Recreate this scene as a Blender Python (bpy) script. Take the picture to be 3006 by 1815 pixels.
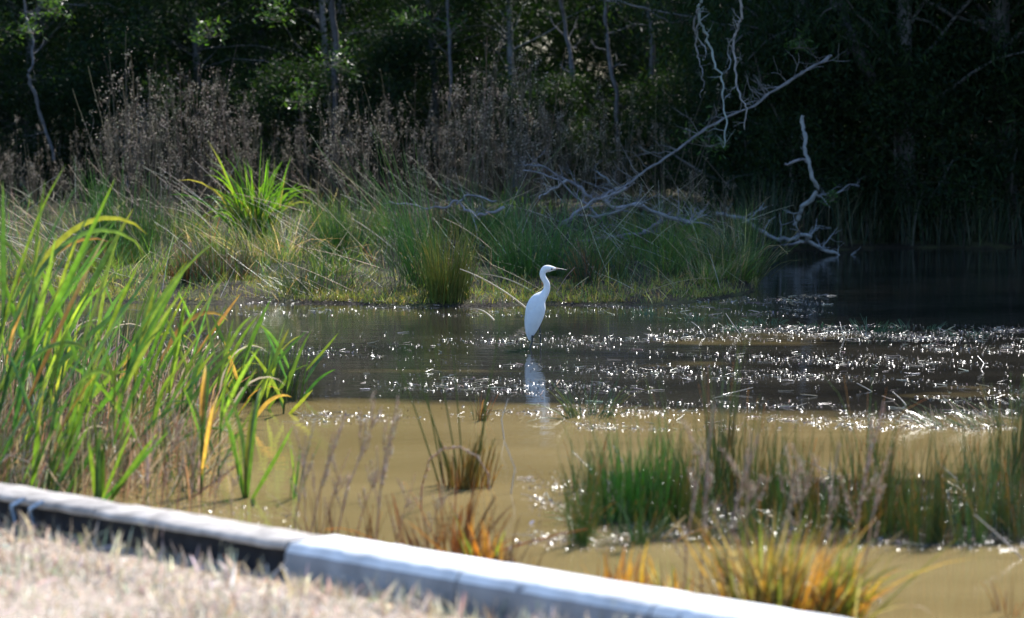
import bpy, math, random
import numpy as np
from mathutils import Vector, Matrix

for o in list(bpy.data.objects):
    bpy.data.objects.remove(o)
rng = np.random.default_rng(7)
random.seed(7)
scene = bpy.context.scene
COL = scene.collection

# ------------------------------------------------------------------ camera
H = 2.6                       # eye height above the water
F = 9330.0                    # focal length in pixels of the 3006 px wide photograph
PITCH = math.atan(696.5 / F)
cam_d = bpy.data.cameras.new('camera')
cam = bpy.data.objects.new('camera', cam_d)
COL.objects.link(cam)
cam.location = (0, 0, H)
cam.rotation_euler = (math.pi / 2 - PITCH, 0, 0)
cam_d.sensor_width = 36
cam_d.lens = 36 * F / 3006
cam_d.clip_start = 0.1
cam_d.clip_end = 2000
cam_d.dof.use_dof = True
cam_d.dof.focus_distance = 30.6
cam_d.dof.aperture_fstop = 2.1
scene.camera = cam

# ------------------------------------------------------------------ light
SUN_EL, SUN_AZ = math.radians(44), math.radians(28)     # azimuth to the right of the viewing direction
world = bpy.data.worlds.new('World')
scene.world = world
world.use_nodes = True
nt = world.node_tree
sky = nt.nodes.new('ShaderNodeTexSky')
sky.sky_type = 'NISHITA'
sky.sun_disc = False
sky.sun_elevation = SUN_EL
sky.sun_rotation = SUN_AZ
sky.ozone_density = 6.0
sky.dust_density = 0.4
sky.air_density = 1.0
bg = nt.nodes['Background']
bg.inputs[1].default_value = 0.15
nt.links.new(sky.outputs[0], bg.inputs[0])
L = Vector((math.sin(SUN_AZ) * math.cos(SUN_EL), math.cos(SUN_AZ) * math.cos(SUN_EL), math.sin(SUN_EL)))
sun_d = bpy.data.lights.new('sun', 'SUN')
sun_d.energy = 5.0
sun_d.angle = math.radians(0.53)
sun_d.color = (1.0, 0.965, 0.91)
sun = bpy.data.objects.new('sun', sun_d)
COL.objects.link(sun)
sun.rotation_euler = L.to_track_quat('Z', 'Y').to_euler()
vs = scene.view_settings
vs.view_transform = 'Standard'
vs.look = 'None'
vs.gamma = 1
vs.use_curve_mapping = False
vs.exposure = 1.0
scene.render.engine = 'CYCLES'
cy = scene.cycles
cy.max_bounces = 5
cy.diffuse_bounces = 2
cy.glossy_bounces = 3
cy.transmission_bounces = 4
cy.sample_clamp_indirect = 6
cy.use_denoising = True
cy.caustics_reflective = False
cy.caustics_refractive = False

# ------------------------------------------------------------------ helpers
CP, SP = math.cos(PITCH), math.sin(PITCH)

def ray(px, py):
    u = (px - 1503.0) / F
    v = (907.5 - py) / F
    return np.array([u, CP + v * SP, -SP + v * CP])

def at(px, py, z=0.0):
    """point of the level z seen at a pixel of the photograph"""
    d = ray(px, py)
    return d * ((z - H) / d[2]) + np.array([0, 0, H])

def deep(px, py, y):
    """point at the distance y seen at a pixel"""
    d = ray(px, py)
    return d * (y / d[1]) + np.array([0, 0, H])

def tag(o, label=None, cat=None, group=None, kind=None):
    if label: o['label'] = label
    if cat: o['category'] = cat
    if group: o['group'] = group
    if kind: o['kind'] = kind
    return o

def empty(name, loc=(0, 0, 0), rz=0.0, s=1.0):
    o = bpy.data.objects.new(name, None)
    o.empty_display_size = 0.1
    COL.objects.link(o)
    o.location = loc
    o.rotation_euler = (0, 0, rz)
    o.scale = (s, s, s) if np.isscalar(s) else s
    return o

class MB:
    """collects verts / faces / tints of one mesh"""
    def __init__(self):
        self.v, self.q, self.t, self.c, self.n = [], [], [], [], 0
    def add(self, V, quads=None, tris=None, C=(1, 1, 1)):
        V = np.asarray(V, dtype=np.float32).reshape(-1, 3)
        C = np.broadcast_to(np.asarray(C, dtype=np.float32), V.shape)
        self.v.append(V); self.c.append(C)
        if quads is not None and len(quads): self.q.append(np.asarray(quads, dtype=np.int32).reshape(-1, 4) + self.n)
        if tris is not None and len(tris): self.t.append(np.asarray(tris, dtype=np.int32).reshape(-1, 3) + self.n)
        self.n += len(V)
        return self
    def mesh(self, name, mat, smooth=True):
        me = bpy.data.meshes.new(name)
        V = np.concatenate(self.v); C = np.concatenate(self.c)
        Q = np.concatenate(self.q) if self.q else np.zeros((0, 4), np.int32)
        T = np.concatenate(self.t) if self.t else np.zeros((0, 3), np.int32)
        me.vertices.add(len(V)); me.vertices.foreach_set('co', V.ravel())
        idx = np.concatenate([Q.ravel(), T.ravel()])
        me.loops.add(len(idx)); me.loops.foreach_set('vertex_index', idx)
        nq, n3 = len(Q), len(T)
        me.polygons.add(nq + n3)
        st = np.concatenate([np.arange(nq) * 4, nq * 4 + np.arange(n3) * 3]).astype(np.int32)
        me.polygons.foreach_set('loop_start', st)
        if smooth: me.polygons.foreach_set('use_smooth', np.ones(nq + n3, dtype=bool))
        me.update(calc_edges=True)
        a = me.attributes.new('tint', 'FLOAT_COLOR', 'POINT')
        a.data.foreach_set('color', np.concatenate([C, np.ones((len(C), 1), np.float32)], 1).ravel())
        me.materials.append(mat)
        return me
    def build(self, name, mat, parent=None, loc=None, smooth=True):
        o = bpy.data.objects.new(name, self.mesh(name, mat, smooth))
        COL.objects.link(o)
        if parent is not None: o.parent = parent
        if loc is not None: o.location = loc
        return o

def rnd(a, b, n): return rng.uniform(a, b, n)

def curves(base, az, lean, bend, length, K, power=1.3, wob=0.0):
    """centre lines of N blades that leave `base` in the direction az, lean over and bend: (N, K+1, 3)"""
    base = np.asarray(base, float).reshape(-1, 3)
    N = len(base)
    az, lean, bend, length = [np.broadcast_to(np.asarray(a, float), (N,)) for a in (az, lean, bend, length)]
    t = (np.arange(K) + 0.5) / K
    th = lean[:, None] + bend[:, None] * t[None] ** power
    if wob: th = th + rng.normal(0, wob, th.shape)
    a2 = az[:, None] + (rng.normal(0, wob, th.shape).cumsum(1) if wob else 0)
    d = np.stack([np.sin(th) * np.cos(a2), np.sin(th) * np.sin(a2), np.cos(th)], -1) * (length / K)[:, None, None]
    P = np.concatenate([np.zeros((N, 1, 3)), d.cumsum(1)], 1)
    return P + base[:, None]

def tints(n, cols, jit=0.18):
    """n colours picked from a list, each a little off"""
    cols = np.asarray(cols, float).reshape(-1, 3)
    c = cols[rng.integers(0, len(cols), n)]
    return np.clip(c * np.exp(rng.normal(0, jit, (n, 1))) * np.exp(rng.normal(0, jit * .35, (n, 3))), 0.002, 0.95)

def tangents(P):
    T = np.gradient(P, axis=1)
    return T / (np.linalg.norm(T, axis=2, keepdims=True) + 1e-9)

def ribbons(mb, P, W, c0, c1, roll=None, fold=0.0, prof=None, cpow=1.5):
    """leaf blades along the centre lines P; c0 colour at the foot, c1 at the tip"""
    N, K1, _ = P.shape
    T = tangents(P)
    side = np.cross(T, np.array([0, 0, 1.0]))
    nn = np.linalg.norm(side, axis=2, keepdims=True)
    alt = np.stack([np.cos(np.linspace(0, 6.28, N)), np.sin(np.linspace(0, 6.28, N)), np.zeros(N)], -1)[:, None]
    side = np.where(nn > 1e-3, side / (nn + 1e-9), alt)
    nor = np.cross(side, T)
    if roll is None: roll = rnd(-1.5, 1.5, N)
    roll = np.broadcast_to(np.asarray(roll, float), (N,))[:, None] + rnd(-.7, .7, N)[:, None] * np.linspace(0, 1, K1)[None]
    w = side * np.cos(roll)[..., None] + nor * np.sin(roll)[..., None]
    u = -side * np.sin(roll)[..., None] + nor * np.cos(roll)[..., None]
    t = np.linspace(0, 1, K1)
    if prof is None: prof = np.minimum(1, 0.55 + t * 1.5) * (1 - t ** 3.2) + 0.02
    hw = np.broadcast_to(np.asarray(W, float), (N,))[:, None] * prof[None] * 0.5
    c0 = np.broadcast_to(c0, (N, 3)); c1 = np.broadcast_to(c1, (N, 3))
    Cc = c0[:, None] + (c1 - c0)[:, None] * (t ** cpow)[None, :, None]
    if fold:
        V = np.stack([P - w * hw[..., None], P - u * (hw * fold)[..., None], P + w * hw[..., None]], 2)
        S = 3
    else:
        V = np.stack([P - w * hw[..., None], P + w * hw[..., None]], 2)
        S = 2
    Cc = np.repeat(Cc[:, :, None], S, 2)
    b = (np.arange(N) * K1 * S)[:, None, None] + (np.arange(K1 - 1) * S)[None, :, None] + np.arange(S - 1)[None, None, :]
    Q = np.stack([b, b + 1, b + S + 1, b + S], -1)
    mb.add(V, Q, None, Cc.reshape(-1, 3))
    return mb

def tubes(mb, P, R, c0, c1=None, S=4, taper=0.25, cap=False):
    """round stems along the centre lines P"""
    P = np.asarray(P, float)
    if P.ndim == 2: P = P[None]
    N, K1, _ = P.shape
    T = tangents(P)
    ref = np.where(np.abs(T[..., 2:3]) > 0.9, np.array([1.0, 0, 0]), np.array([0, 0, 1.0]))
    a = np.cross(T, ref); a /= np.linalg.norm(a, axis=2, keepdims=True) + 1e-9
    b = np.cross(T, a)
    t = np.linspace(0, 1, K1)
    R = np.asarray(R, float)
    rad = R if R.ndim == 2 else np.broadcast_to(R, (N,))[:, None] * (1 + (taper - 1) * t)[None]
    ang = np.arange(S) * 2 * math.pi / S
    V = P[:, :, None] + rad[..., None, None] * (a[:, :, None] * np.cos(ang)[None, None, :, None] + b[:, :, None] * np.sin(ang)[None, None, :, None])
    c0 = np.broadcast_to(c0, (N, 3)); c1 = c0 if c1 is None else np.broadcast_to(c1, (N, 3))
    Cc = c0[:, None] + (c1 - c0)[:, None] * t[None, :, None]
    Cc = np.repeat(Cc[:, :, None], S, 2)
    base = (np.arange(N) * K1 * S)[:, None, None] + (np.arange(K1 - 1) * S)[None, :, None]
    i = np.arange(S)[None, None]; j = (np.arange(S) + 1)[None, None] % S
    Q = np.stack([base + i, base + j, base + S + j, base + S + i], -1)
    mb.add(V, Q, None, Cc.reshape(-1, 3))
    return mb

def box(mb, x0, x1, y0, y1, z0, z1, C=(1, 1, 1)):
    V = [(x, y, z) for z in (z0, z1) for y in (y0, y1) for x in (x0, x1)]
    return mb.add(V, [(0, 2, 3, 1), (4, 5, 7, 6), (0, 1, 5, 4), (2, 6, 7, 3), (0, 4, 6, 2), (1, 3, 7, 5)], None, C)

# ------------------------------------------------------------------ materials
def mat_tint(name, rough=0.5, trans=0.0, tgain=(1, 1, 1), spec=0.5, noise=0.0, nscale=8, bump=0.0, coat=0.0):
    m = bpy.data.materials.new(name); m.use_nodes = True
    n, l = m.node_tree.nodes, m.node_tree.links
    p = n['Principled BSDF']; out = n['Material Output']
    at_ = n.new('ShaderNodeAttribute'); at_.attribute_name = 'tint'
    colr = at_.outputs['Color']
    if noise or bump:
        tc = n.new('ShaderNodeTexCoord')
        nz = n.new('ShaderNodeTexNoise'); nz.inputs['Scale'].default_value = nscale; nz.inputs['Detail'].default_value = 5
        l.new(tc.outputs['Object'], nz.inputs['Vector'])
    if noise:
        mr = n.new('ShaderNodeMapRange')
        mr.inputs[1].default_value = 0.3; mr.inputs[2].default_value = 0.7
        mr.inputs[3].default_value = 1 - noise; mr.inputs[4].default_value = 1 + noise
        l.new(nz.outputs[0], mr.inputs[0])
        mx = n.new('ShaderNodeVectorMath'); mx.operation = 'SCALE'
        l.new(colr, mx.inputs[0]); l.new(mr.outputs[0], mx.inputs['Scale'])
        colr = mx.outputs[0]
    if bump:
        bp = n.new('ShaderNodeBump'); bp.inputs['Strength'].default_value = bump; bp.inputs['Distance'].default_value = 0.02
        l.new(nz.outputs[0], bp.inputs['Height']); l.new(bp.outputs[0], p.inputs['Normal'])
    l.new(colr, p.inputs['Base Color'])
    p.inputs['Roughness'].default_value = rough
    p.inputs['Specular IOR Level'].default_value = spec
    p.inputs['Coat Weight'].default_value = coat
    p.inputs['Coat Roughness'].default_value = 0.12
    if trans:
        tr = n.new('ShaderNodeBsdfTranslucent')
        g = n.new('ShaderNodeVectorMath'); g.operation = 'MULTIPLY'; g.inputs[1].default_value = tgain
        l.new(colr, g.inputs[0]); l.new(g.outputs[0], tr.inputs['Color'])
        mix = n.new('ShaderNodeMixShader'); mix.inputs[0].default_value = trans
        l.new(p.outputs[0], mix.inputs[1]); l.new(tr.outputs[0], mix.inputs[2]); l.new(mix.outputs[0], out.inputs['Surface'])
    return m

M = {
    'reed': mat_tint('reed_leaf', 0.42, 0.45, (1.75, 1.75, 0.7), 0.4, noise=0.3, nscale=22),
    'grass': mat_tint('grass_blade', 0.45, 0.4, (1.7, 1.6, 0.8), 0.4),
    'rush': mat_tint('rush_stem', 0.28, 0.4, (2.0, 1.8, 0.8), 0.5),
    'dry': mat_tint('dry_stalk', 0.5, 0.3, (1.3, 1.2, 1.0), 0.4),
    'straw': mat_tint('wet_straw', 0.22, 0.15, (1.3, 1.2, 1.0), 0.6),
    'litter': mat_tint('floating_litter', 0.26, 0.0, spec=0.6),
    'leaf': mat_tint('tree_leaf', 0.55, 0.3, (2.0, 2.2, 0.7), 0.1),
    'bark': mat_tint('pale_bark', 0.75, 0, spec=0.25, noise=0.35, nscale=9, bump=0.5),
    'feather': mat_tint('white_feather', 0.7, 0.12, (1, 1, 1), 0.25, noise=0.03, nscale=40, bump=0.15),
    'horn': mat_tint('beak_and_leg', 0.4, 0, spec=0.4, noise=0.2, nscale=60),
    'timber': mat_tint('weathered_timber', 0.85, 0, spec=0.25, noise=0.4, nscale=9, bump=0.8),
    'paint': mat_tint('white_painted_concrete', 0.75, 0, spec=0.3, noise=0.3, nscale=5, bump=0.6),
}

def ramp(n, stops):
    r = n.new('ShaderNodeValToRGB')
    e = r.color_ramp.elements
    while len(e) < len(stops): e.new(0.5)
    for el, (p, c) in zip(e, stops):
        el.position = p; el.color = (*c, 1)
    return r

def ground_material():
    m = bpy.data.materials.new('ground_soil'); m.use_nodes = True
    n, l = m.node_tree.nodes, m.node_tree.links
    p = n['Principled BSDF']
    geo = n.new('ShaderNodeNewGeometry')
    sep = n.new('ShaderNodeSeparateXYZ'); l.new(geo.outputs['Position'], sep.inputs[0])
    n1 = n.new('ShaderNodeTexNoise'); n1.inputs['Scale'].default_value = 2.2; n1.inputs['Detail'].default_value = 8
    n2 = n.new('ShaderNodeTexNoise'); n2.inputs['Scale'].default_value = 28; n2.inputs['Detail'].default_value = 4
    for q in (n1, n2): l.new(geo.outputs['Position'], q.inputs['Vector'])
    wet = ramp(n, [(0.3, (0.022, 0.017, 0.011)), (0.7, (0.05, 0.038, 0.022))])      # wet mud and leaf mould
    dry = ramp(n, [(0.3, (0.30, 0.23, 0.165)), (0.7, (0.50, 0.41, 0.33))])           # dry verge in front of the kerb
    l.new(n1.outputs[0], wet.inputs[0]); l.new(n2.outputs[0], dry.inputs[0])
    moss = ramp(n, [(0.45, (0, 0, 0)), (0.6, (1, 1, 1))]); l.new(n1.outputs[0], moss.inputs[0])
    mm = n.new('ShaderNodeMix'); mm.data_type = 'RGBA'
    l.new(moss.outputs[0], mm.inputs['Factor']); l.new(wet.outputs[0], mm.inputs['A']); mm.inputs['B'].default_value = (0.06, 0.06, 0.022, 1)
    # dry verge: the near side of the kerb line
    a = n.new('ShaderNodeMath'); a.operation = 'MULTIPLY_ADD'; a.inputs[1].default_value = 1.026
    l.new(sep.outputs[0], a.inputs[0]); l.new(sep.outputs[1], a.inputs[2])
    mr = n.new('ShaderNodeMapRange'); mr.inputs[1].default_value = 14.3; mr.inputs[2].default_value = 13.9
    l.new(a.outputs[0], mr.inputs[0])
    mx = n.new('ShaderNodeMix'); mx.data_type = 'RGBA'
    l.new(mr.outputs[0], mx.inputs['Factor']); l.new(mm.outputs['Result'], mx.inputs['A']); l.new(dry.outputs[0], mx.inputs['B'])
    l.new(mx.outputs['Result'], p.inputs['Base Color'])
    rr = n.new('ShaderNodeMapRange'); p.inputs['Specular IOR Level'].default_value = 0.12; rr.inputs[3].default_value = 0.85; rr.inputs[4].default_value = 0.95
    l.new(mr.outputs[0], rr.inputs[0]); l.new(rr.outputs[0], p.inputs['Roughness'])
    bp = n.new('ShaderNodeBump'); bp.inputs['Strength'].default_value = 0.8; bp.inputs['Distance'].default_value = 0.05
    l.new(n2.outputs[0], bp.inputs['Height']); l.new(bp.outputs[0], p.inputs['Normal'])
    return m

def water_material():
    m = bpy.data.materials.new('muddy_water'); m.use_nodes = True
    n, l = m.node_tree.nodes, m.node_tree.links
    p = n['Principled BSDF']
    geo = n.new('ShaderNodeNewGeometry')
    sep = n.new('ShaderNodeSeparateXYZ'); l.new(geo.outputs['Position'], sep.inputs[0])
    mp = n.new('ShaderNodeMapping'); mp.inputs['Scale'].default_value = (0.55, 1.0, 1.0)
    l.new(geo.outputs['Position'], mp.inputs['Vector'])
    n1 = n.new('ShaderNodeTexNoise'); n1.inputs['Scale'].default_value = 0.8; n1.inputs['Detail'].default_value = 6
    l.new(mp.outputs[0], n1.inputs['Vector'])
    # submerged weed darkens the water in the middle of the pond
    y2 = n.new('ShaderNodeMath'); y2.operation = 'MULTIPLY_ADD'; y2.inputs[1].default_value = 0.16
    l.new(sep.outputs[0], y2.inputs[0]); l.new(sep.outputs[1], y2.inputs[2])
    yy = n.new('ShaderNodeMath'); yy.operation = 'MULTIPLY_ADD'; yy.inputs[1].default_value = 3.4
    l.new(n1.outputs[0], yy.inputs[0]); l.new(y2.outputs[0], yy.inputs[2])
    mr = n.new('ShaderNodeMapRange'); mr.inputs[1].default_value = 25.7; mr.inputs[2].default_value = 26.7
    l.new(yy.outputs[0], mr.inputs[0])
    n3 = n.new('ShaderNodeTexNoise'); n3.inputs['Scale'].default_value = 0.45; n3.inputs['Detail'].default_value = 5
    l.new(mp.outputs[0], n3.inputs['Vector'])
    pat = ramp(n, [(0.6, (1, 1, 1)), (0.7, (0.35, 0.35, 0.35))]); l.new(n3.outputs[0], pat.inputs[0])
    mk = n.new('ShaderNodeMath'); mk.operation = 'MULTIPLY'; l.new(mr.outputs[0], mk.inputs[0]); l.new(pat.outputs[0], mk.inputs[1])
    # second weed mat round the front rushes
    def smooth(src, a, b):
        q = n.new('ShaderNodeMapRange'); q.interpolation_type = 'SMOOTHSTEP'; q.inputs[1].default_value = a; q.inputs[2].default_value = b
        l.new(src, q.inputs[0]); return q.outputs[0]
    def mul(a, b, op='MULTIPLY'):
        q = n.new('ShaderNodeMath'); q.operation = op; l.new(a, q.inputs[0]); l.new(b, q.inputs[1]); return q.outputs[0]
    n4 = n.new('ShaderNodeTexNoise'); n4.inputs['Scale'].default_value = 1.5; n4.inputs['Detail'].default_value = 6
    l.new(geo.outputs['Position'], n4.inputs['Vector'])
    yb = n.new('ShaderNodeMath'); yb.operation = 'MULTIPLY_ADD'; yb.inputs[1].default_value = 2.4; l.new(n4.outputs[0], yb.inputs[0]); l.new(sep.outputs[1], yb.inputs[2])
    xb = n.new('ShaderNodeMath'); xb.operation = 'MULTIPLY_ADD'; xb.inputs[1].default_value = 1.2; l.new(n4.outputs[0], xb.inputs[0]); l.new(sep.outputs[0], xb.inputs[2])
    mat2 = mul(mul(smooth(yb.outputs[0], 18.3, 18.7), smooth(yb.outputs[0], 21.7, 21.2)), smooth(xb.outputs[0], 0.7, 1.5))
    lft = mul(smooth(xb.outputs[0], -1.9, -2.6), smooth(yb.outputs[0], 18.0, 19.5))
    weed_shade = mul(mul(mul(mk.outputs[0], mat2, 'MAXIMUM'), lft, 'MAXIMUM'), smooth(yb.outputs[0], 32.5, 33.5), 'MAXIMUM')  # last term paints the tree shade into the far water's colour
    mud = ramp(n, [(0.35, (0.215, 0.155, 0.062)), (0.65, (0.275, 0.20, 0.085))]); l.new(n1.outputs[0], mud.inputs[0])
    wd = ramp(n, [(0.35, (0.014, 0.0125, 0.011)), (0.65, (0.038, 0.033, 0.025))]); l.new(n1.outputs[0], wd.inputs[0])  # weed brown, also used for the painted shade at the back
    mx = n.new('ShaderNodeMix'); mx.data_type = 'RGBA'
    l.new(weed_shade, mx.inputs['Factor']); l.new(mud.outputs[0], mx.inputs['A']); l.new(wd.outputs[0], mx.inputs['B'])
    l.new(mx.outputs['Result'], p.inputs['Base Color'])
    p.inputs['Roughness'].default_value = 0.05
    p.inputs['IOR'].default_value = 1.333
    mp2 = n.new('ShaderNodeMapping'); mp2.inputs['Scale'].default_value = (1.0, 2.2, 1.0)
    l.new(geo.outputs['Position'], mp2.inputs['Vector'])
    w1 = n.new('ShaderNodeTexNoise'); w1.inputs['Scale'].default_value = 3.2; w1.inputs['Detail'].default_value = 3
    l.new(mp2.outputs[0], w1.inputs['Vector'])
    bp = n.new('ShaderNodeBump'); bp.inputs['Strength'].default_value = 0.09; bp.inputs['Distance'].default_value = 0.03
    l.new(w1.outputs[0], bp.inputs['Height'])
    mp3 = n.new('ShaderNodeMapping'); mp3.inputs['Scale'].default_value = (.35, 1.6, 1.0); mp3.inputs['Rotation'].default_value = (0, 0, .15)
    l.new(geo.outputs['Position'], mp3.inputs['Vector'])
    w2 = n.new('ShaderNodeTexNoise'); w2.inputs['Scale'].default_value = 1.4; w2.inputs['Detail'].default_value = 4
    l.new(mp3.outputs[0], w2.inputs['Vector'])
    b2 = n.new('ShaderNodeBump'); b2.inputs['Strength'].default_value = 0.05; b2.inputs['Distance'].default_value = 0.08
    l.new(w2.outputs[0], b2.inputs['Height']); l.new(bp.outputs[0], b2.inputs['Normal']); l.new(b2.outputs[0], p.inputs['Normal'])
    return m

# ------------------------------------------------------------------ terrain and water
FX = [-60, -8, -4.5, -2.6, -1, 0, 1.5, 2.4, 2.9, 3.2, 3.5, 4.2, 8, 20, 60]
FY = [37, 36.5, 36.0, 35.6, 35.3, 35.2, 35.5, 36.3, 37.5, 41, 45, 46.4, 47.2, 48, 50]
def far_shore(x): return np.interp(x, FX, FY) + 0.18 * np.sin(x * 2.3 + 1) + 0.1 * np.sin(x * 6.1)
def kerb_y(x): return 16.5 - 1.026 * (np.asarray(x) + 2.66)
def near_shore(x):
    return np.maximum(kerb_y(np.clip(x, -30, 30)) + 1.5 + 0.15 * np.sin(np.asarray(x) * 1.9), -60)

def ground_z(x, y):
    x = np.asarray(x, float); y = np.asarray(y, float)
    f = y - far_shore(x); nr = near_shore(x) - y
    bump = 0.025 * np.sin(x * 3.1 + y * 1.7) + 0.02 * np.sin(x * 7.3 - y * 4.1) + 0.015 * np.sin(x * 13 + y * 9)
    land_f = 0.15 * (1 - np.exp(-np.maximum(f, 0) / 0.7)) + 0.022 * np.clip(f - 0.8, 0, 60) + bump * np.clip(f / 1.0, 0, 1)
    land_n = 0.295 * (1 - np.exp(-np.maximum(nr, 0) / 0.55)) + 0.3 * bump * np.clip(nr, 0, 1)
    sea = -0.35 * (1 - np.exp(np.minimum(np.maximum(f, nr), 0) / 0.6))
    return np.where(f > 0, land_f, np.where(nr > 0, land_n, sea))

def terrain():
    xs = np.unique(np.concatenate([np.linspace(-500, -60, 12), np.linspace(-60, -14, 24), np.linspace(-14, 14, 226), np.linspace(14, 60, 24), np.linspace(60, 500, 12)]))
    ys = np.unique(np.concatenate([np.linspace(-300, -40, 10), np.linspace(-40, 8, 25), np.linspace(8, 62, 330), np.linspace(62, 120, 30), np.linspace(120, 900, 14)]))
    X, Y = np.meshgrid(xs, ys)
    V = np.stack([X, Y, ground_z(X, Y)], -1)
    nx, ny = len(xs), len(ys)
    i = (np.arange(ny - 1)[:, None] * nx + np.arange(nx - 1)[None]).ravel()
    mb = MB().add(V, np.stack([i, i + 1, i + nx + 1, i + nx], -1))
    o = mb.build('ground', ground_material())
    tag(o, 'wet mud bank and dry verge under the plants', None, None, 'structure')
terrain()
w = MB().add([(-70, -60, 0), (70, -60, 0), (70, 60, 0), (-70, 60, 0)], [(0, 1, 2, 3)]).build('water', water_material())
tag(w, 'muddy pond water, tan in front and dark behind', None, None, 'structure')

# ------------------------------------------------------------------ kerb beam along the verge
def kerb():
    d = Vector((1, -1.06, 0)).normalized()
    rz = math.atan2(d.y, d.x)
    A = Vector((-1.056 - .061 + .22, 14.85 - .06 - .25, 0))              # the joint between the two lengths
    # grey timber length: capping plank over a recessed dark sleeper
    e = empty('timber_kerb', A, rz)
    tag(e, 'weathered grey timber kerb with dark underside along the dry verge', 'kerb')
    def plank(x0, x1, y0, y1, z0, z1, c, n=30, amp=0.006):
        xs = np.linspace(x0, x1, n)
        prof = np.array([(y0, z0), (y0, z1 - .015), (y0 + .02, z1), (y1 - .02, z1), (y1, z1 - .015), (y1, z0)])
        V = np.zeros((n, 6, 3)); V[:, :, 0] = xs[:, None]; V[:, :, 1:] = prof[None]
        V[:, :, 1:] += rng.normal(0, amp, (n, 6, 2))
        i = np.arange(n - 1)[:, None] * 6; j = np.arange(6)[None]; k = (j + 1) % 6
        Q = np.stack([i + j, i + k, i + 6 + k, i + 6 + j], -1).reshape(-1, 4)
        mb = MB().add(V, Q, None, c)
        b = (n - 1) * 6
        mb.add(V[0], [(0, 1, 2, 5), (5, 2, 3, 4)], None, c); mb.add(V[-1], [(0, 5, 2, 1), (5, 4, 3, 2)], None, c)
        return mb
    for q in range(6):
        x1 = -0.004 - q * 1.5; dz = rng.uniform(-.006, .004)
        plank(x1 - 1.488, x1, -0.20 + rng.uniform(-.008, .008), 0.09, 0.42 + dz, 0.455 + dz, np.array((0.36, 0.325, 0.29)) * rng.uniform(.82, 1.1), n=12, amp=.003).build('capping_plank', M['timber'], e, smooth=False)
    plank(-9, -0.01, -0.13, 0.07, 0.02, 0.417, (0.028, 0.026, 0.028)).build('sleeper', M['timber'], e, smooth=False)
    for sx in (-2.18, -2.02):
        P = np.array([[sx - 0.03, -0.15, 0.28], [sx - 0.02, -0.17, 0.35], [sx + 0.02, -0.21, 0.41], [sx + 0.07, -0.212, 0.43], [sx + .12, -.2, .455]])
        tubes(MB(), P, 0.009, (0.32, 0.45, 0.62), S=6, taper=1).build('strap', M['timber'], e)
    # white painted concrete length
    e = empty('concrete_kerb', A, rz)
    tag(e, 'white painted concrete kerb glaring in the sun beside the dry verge', 'kerb')
    n = 16
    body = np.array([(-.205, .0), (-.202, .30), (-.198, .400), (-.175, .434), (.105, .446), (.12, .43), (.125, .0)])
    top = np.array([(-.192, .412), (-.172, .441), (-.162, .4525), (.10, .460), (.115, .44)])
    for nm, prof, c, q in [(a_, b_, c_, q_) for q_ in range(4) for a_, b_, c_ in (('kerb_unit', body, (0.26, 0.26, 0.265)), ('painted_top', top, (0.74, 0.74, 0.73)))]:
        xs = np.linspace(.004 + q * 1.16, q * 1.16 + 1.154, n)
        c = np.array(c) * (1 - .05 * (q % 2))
        S = len(prof)
        V = np.zeros((n, S, 3)); V[:, :, 0] = xs[:, None]; V[:, :, 1:] = prof[None]
        V[:, :, 1:] += rng.normal(0, .0009, (n, S, 2))
        i = np.arange(n - 1)[:, None] * S; j = np.arange(S - 1)[None]
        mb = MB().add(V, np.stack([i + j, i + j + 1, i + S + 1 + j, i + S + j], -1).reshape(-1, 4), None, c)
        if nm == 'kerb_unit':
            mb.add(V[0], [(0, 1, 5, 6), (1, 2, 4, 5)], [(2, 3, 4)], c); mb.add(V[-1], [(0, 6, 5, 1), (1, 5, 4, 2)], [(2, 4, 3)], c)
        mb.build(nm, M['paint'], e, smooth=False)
kerb()

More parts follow.
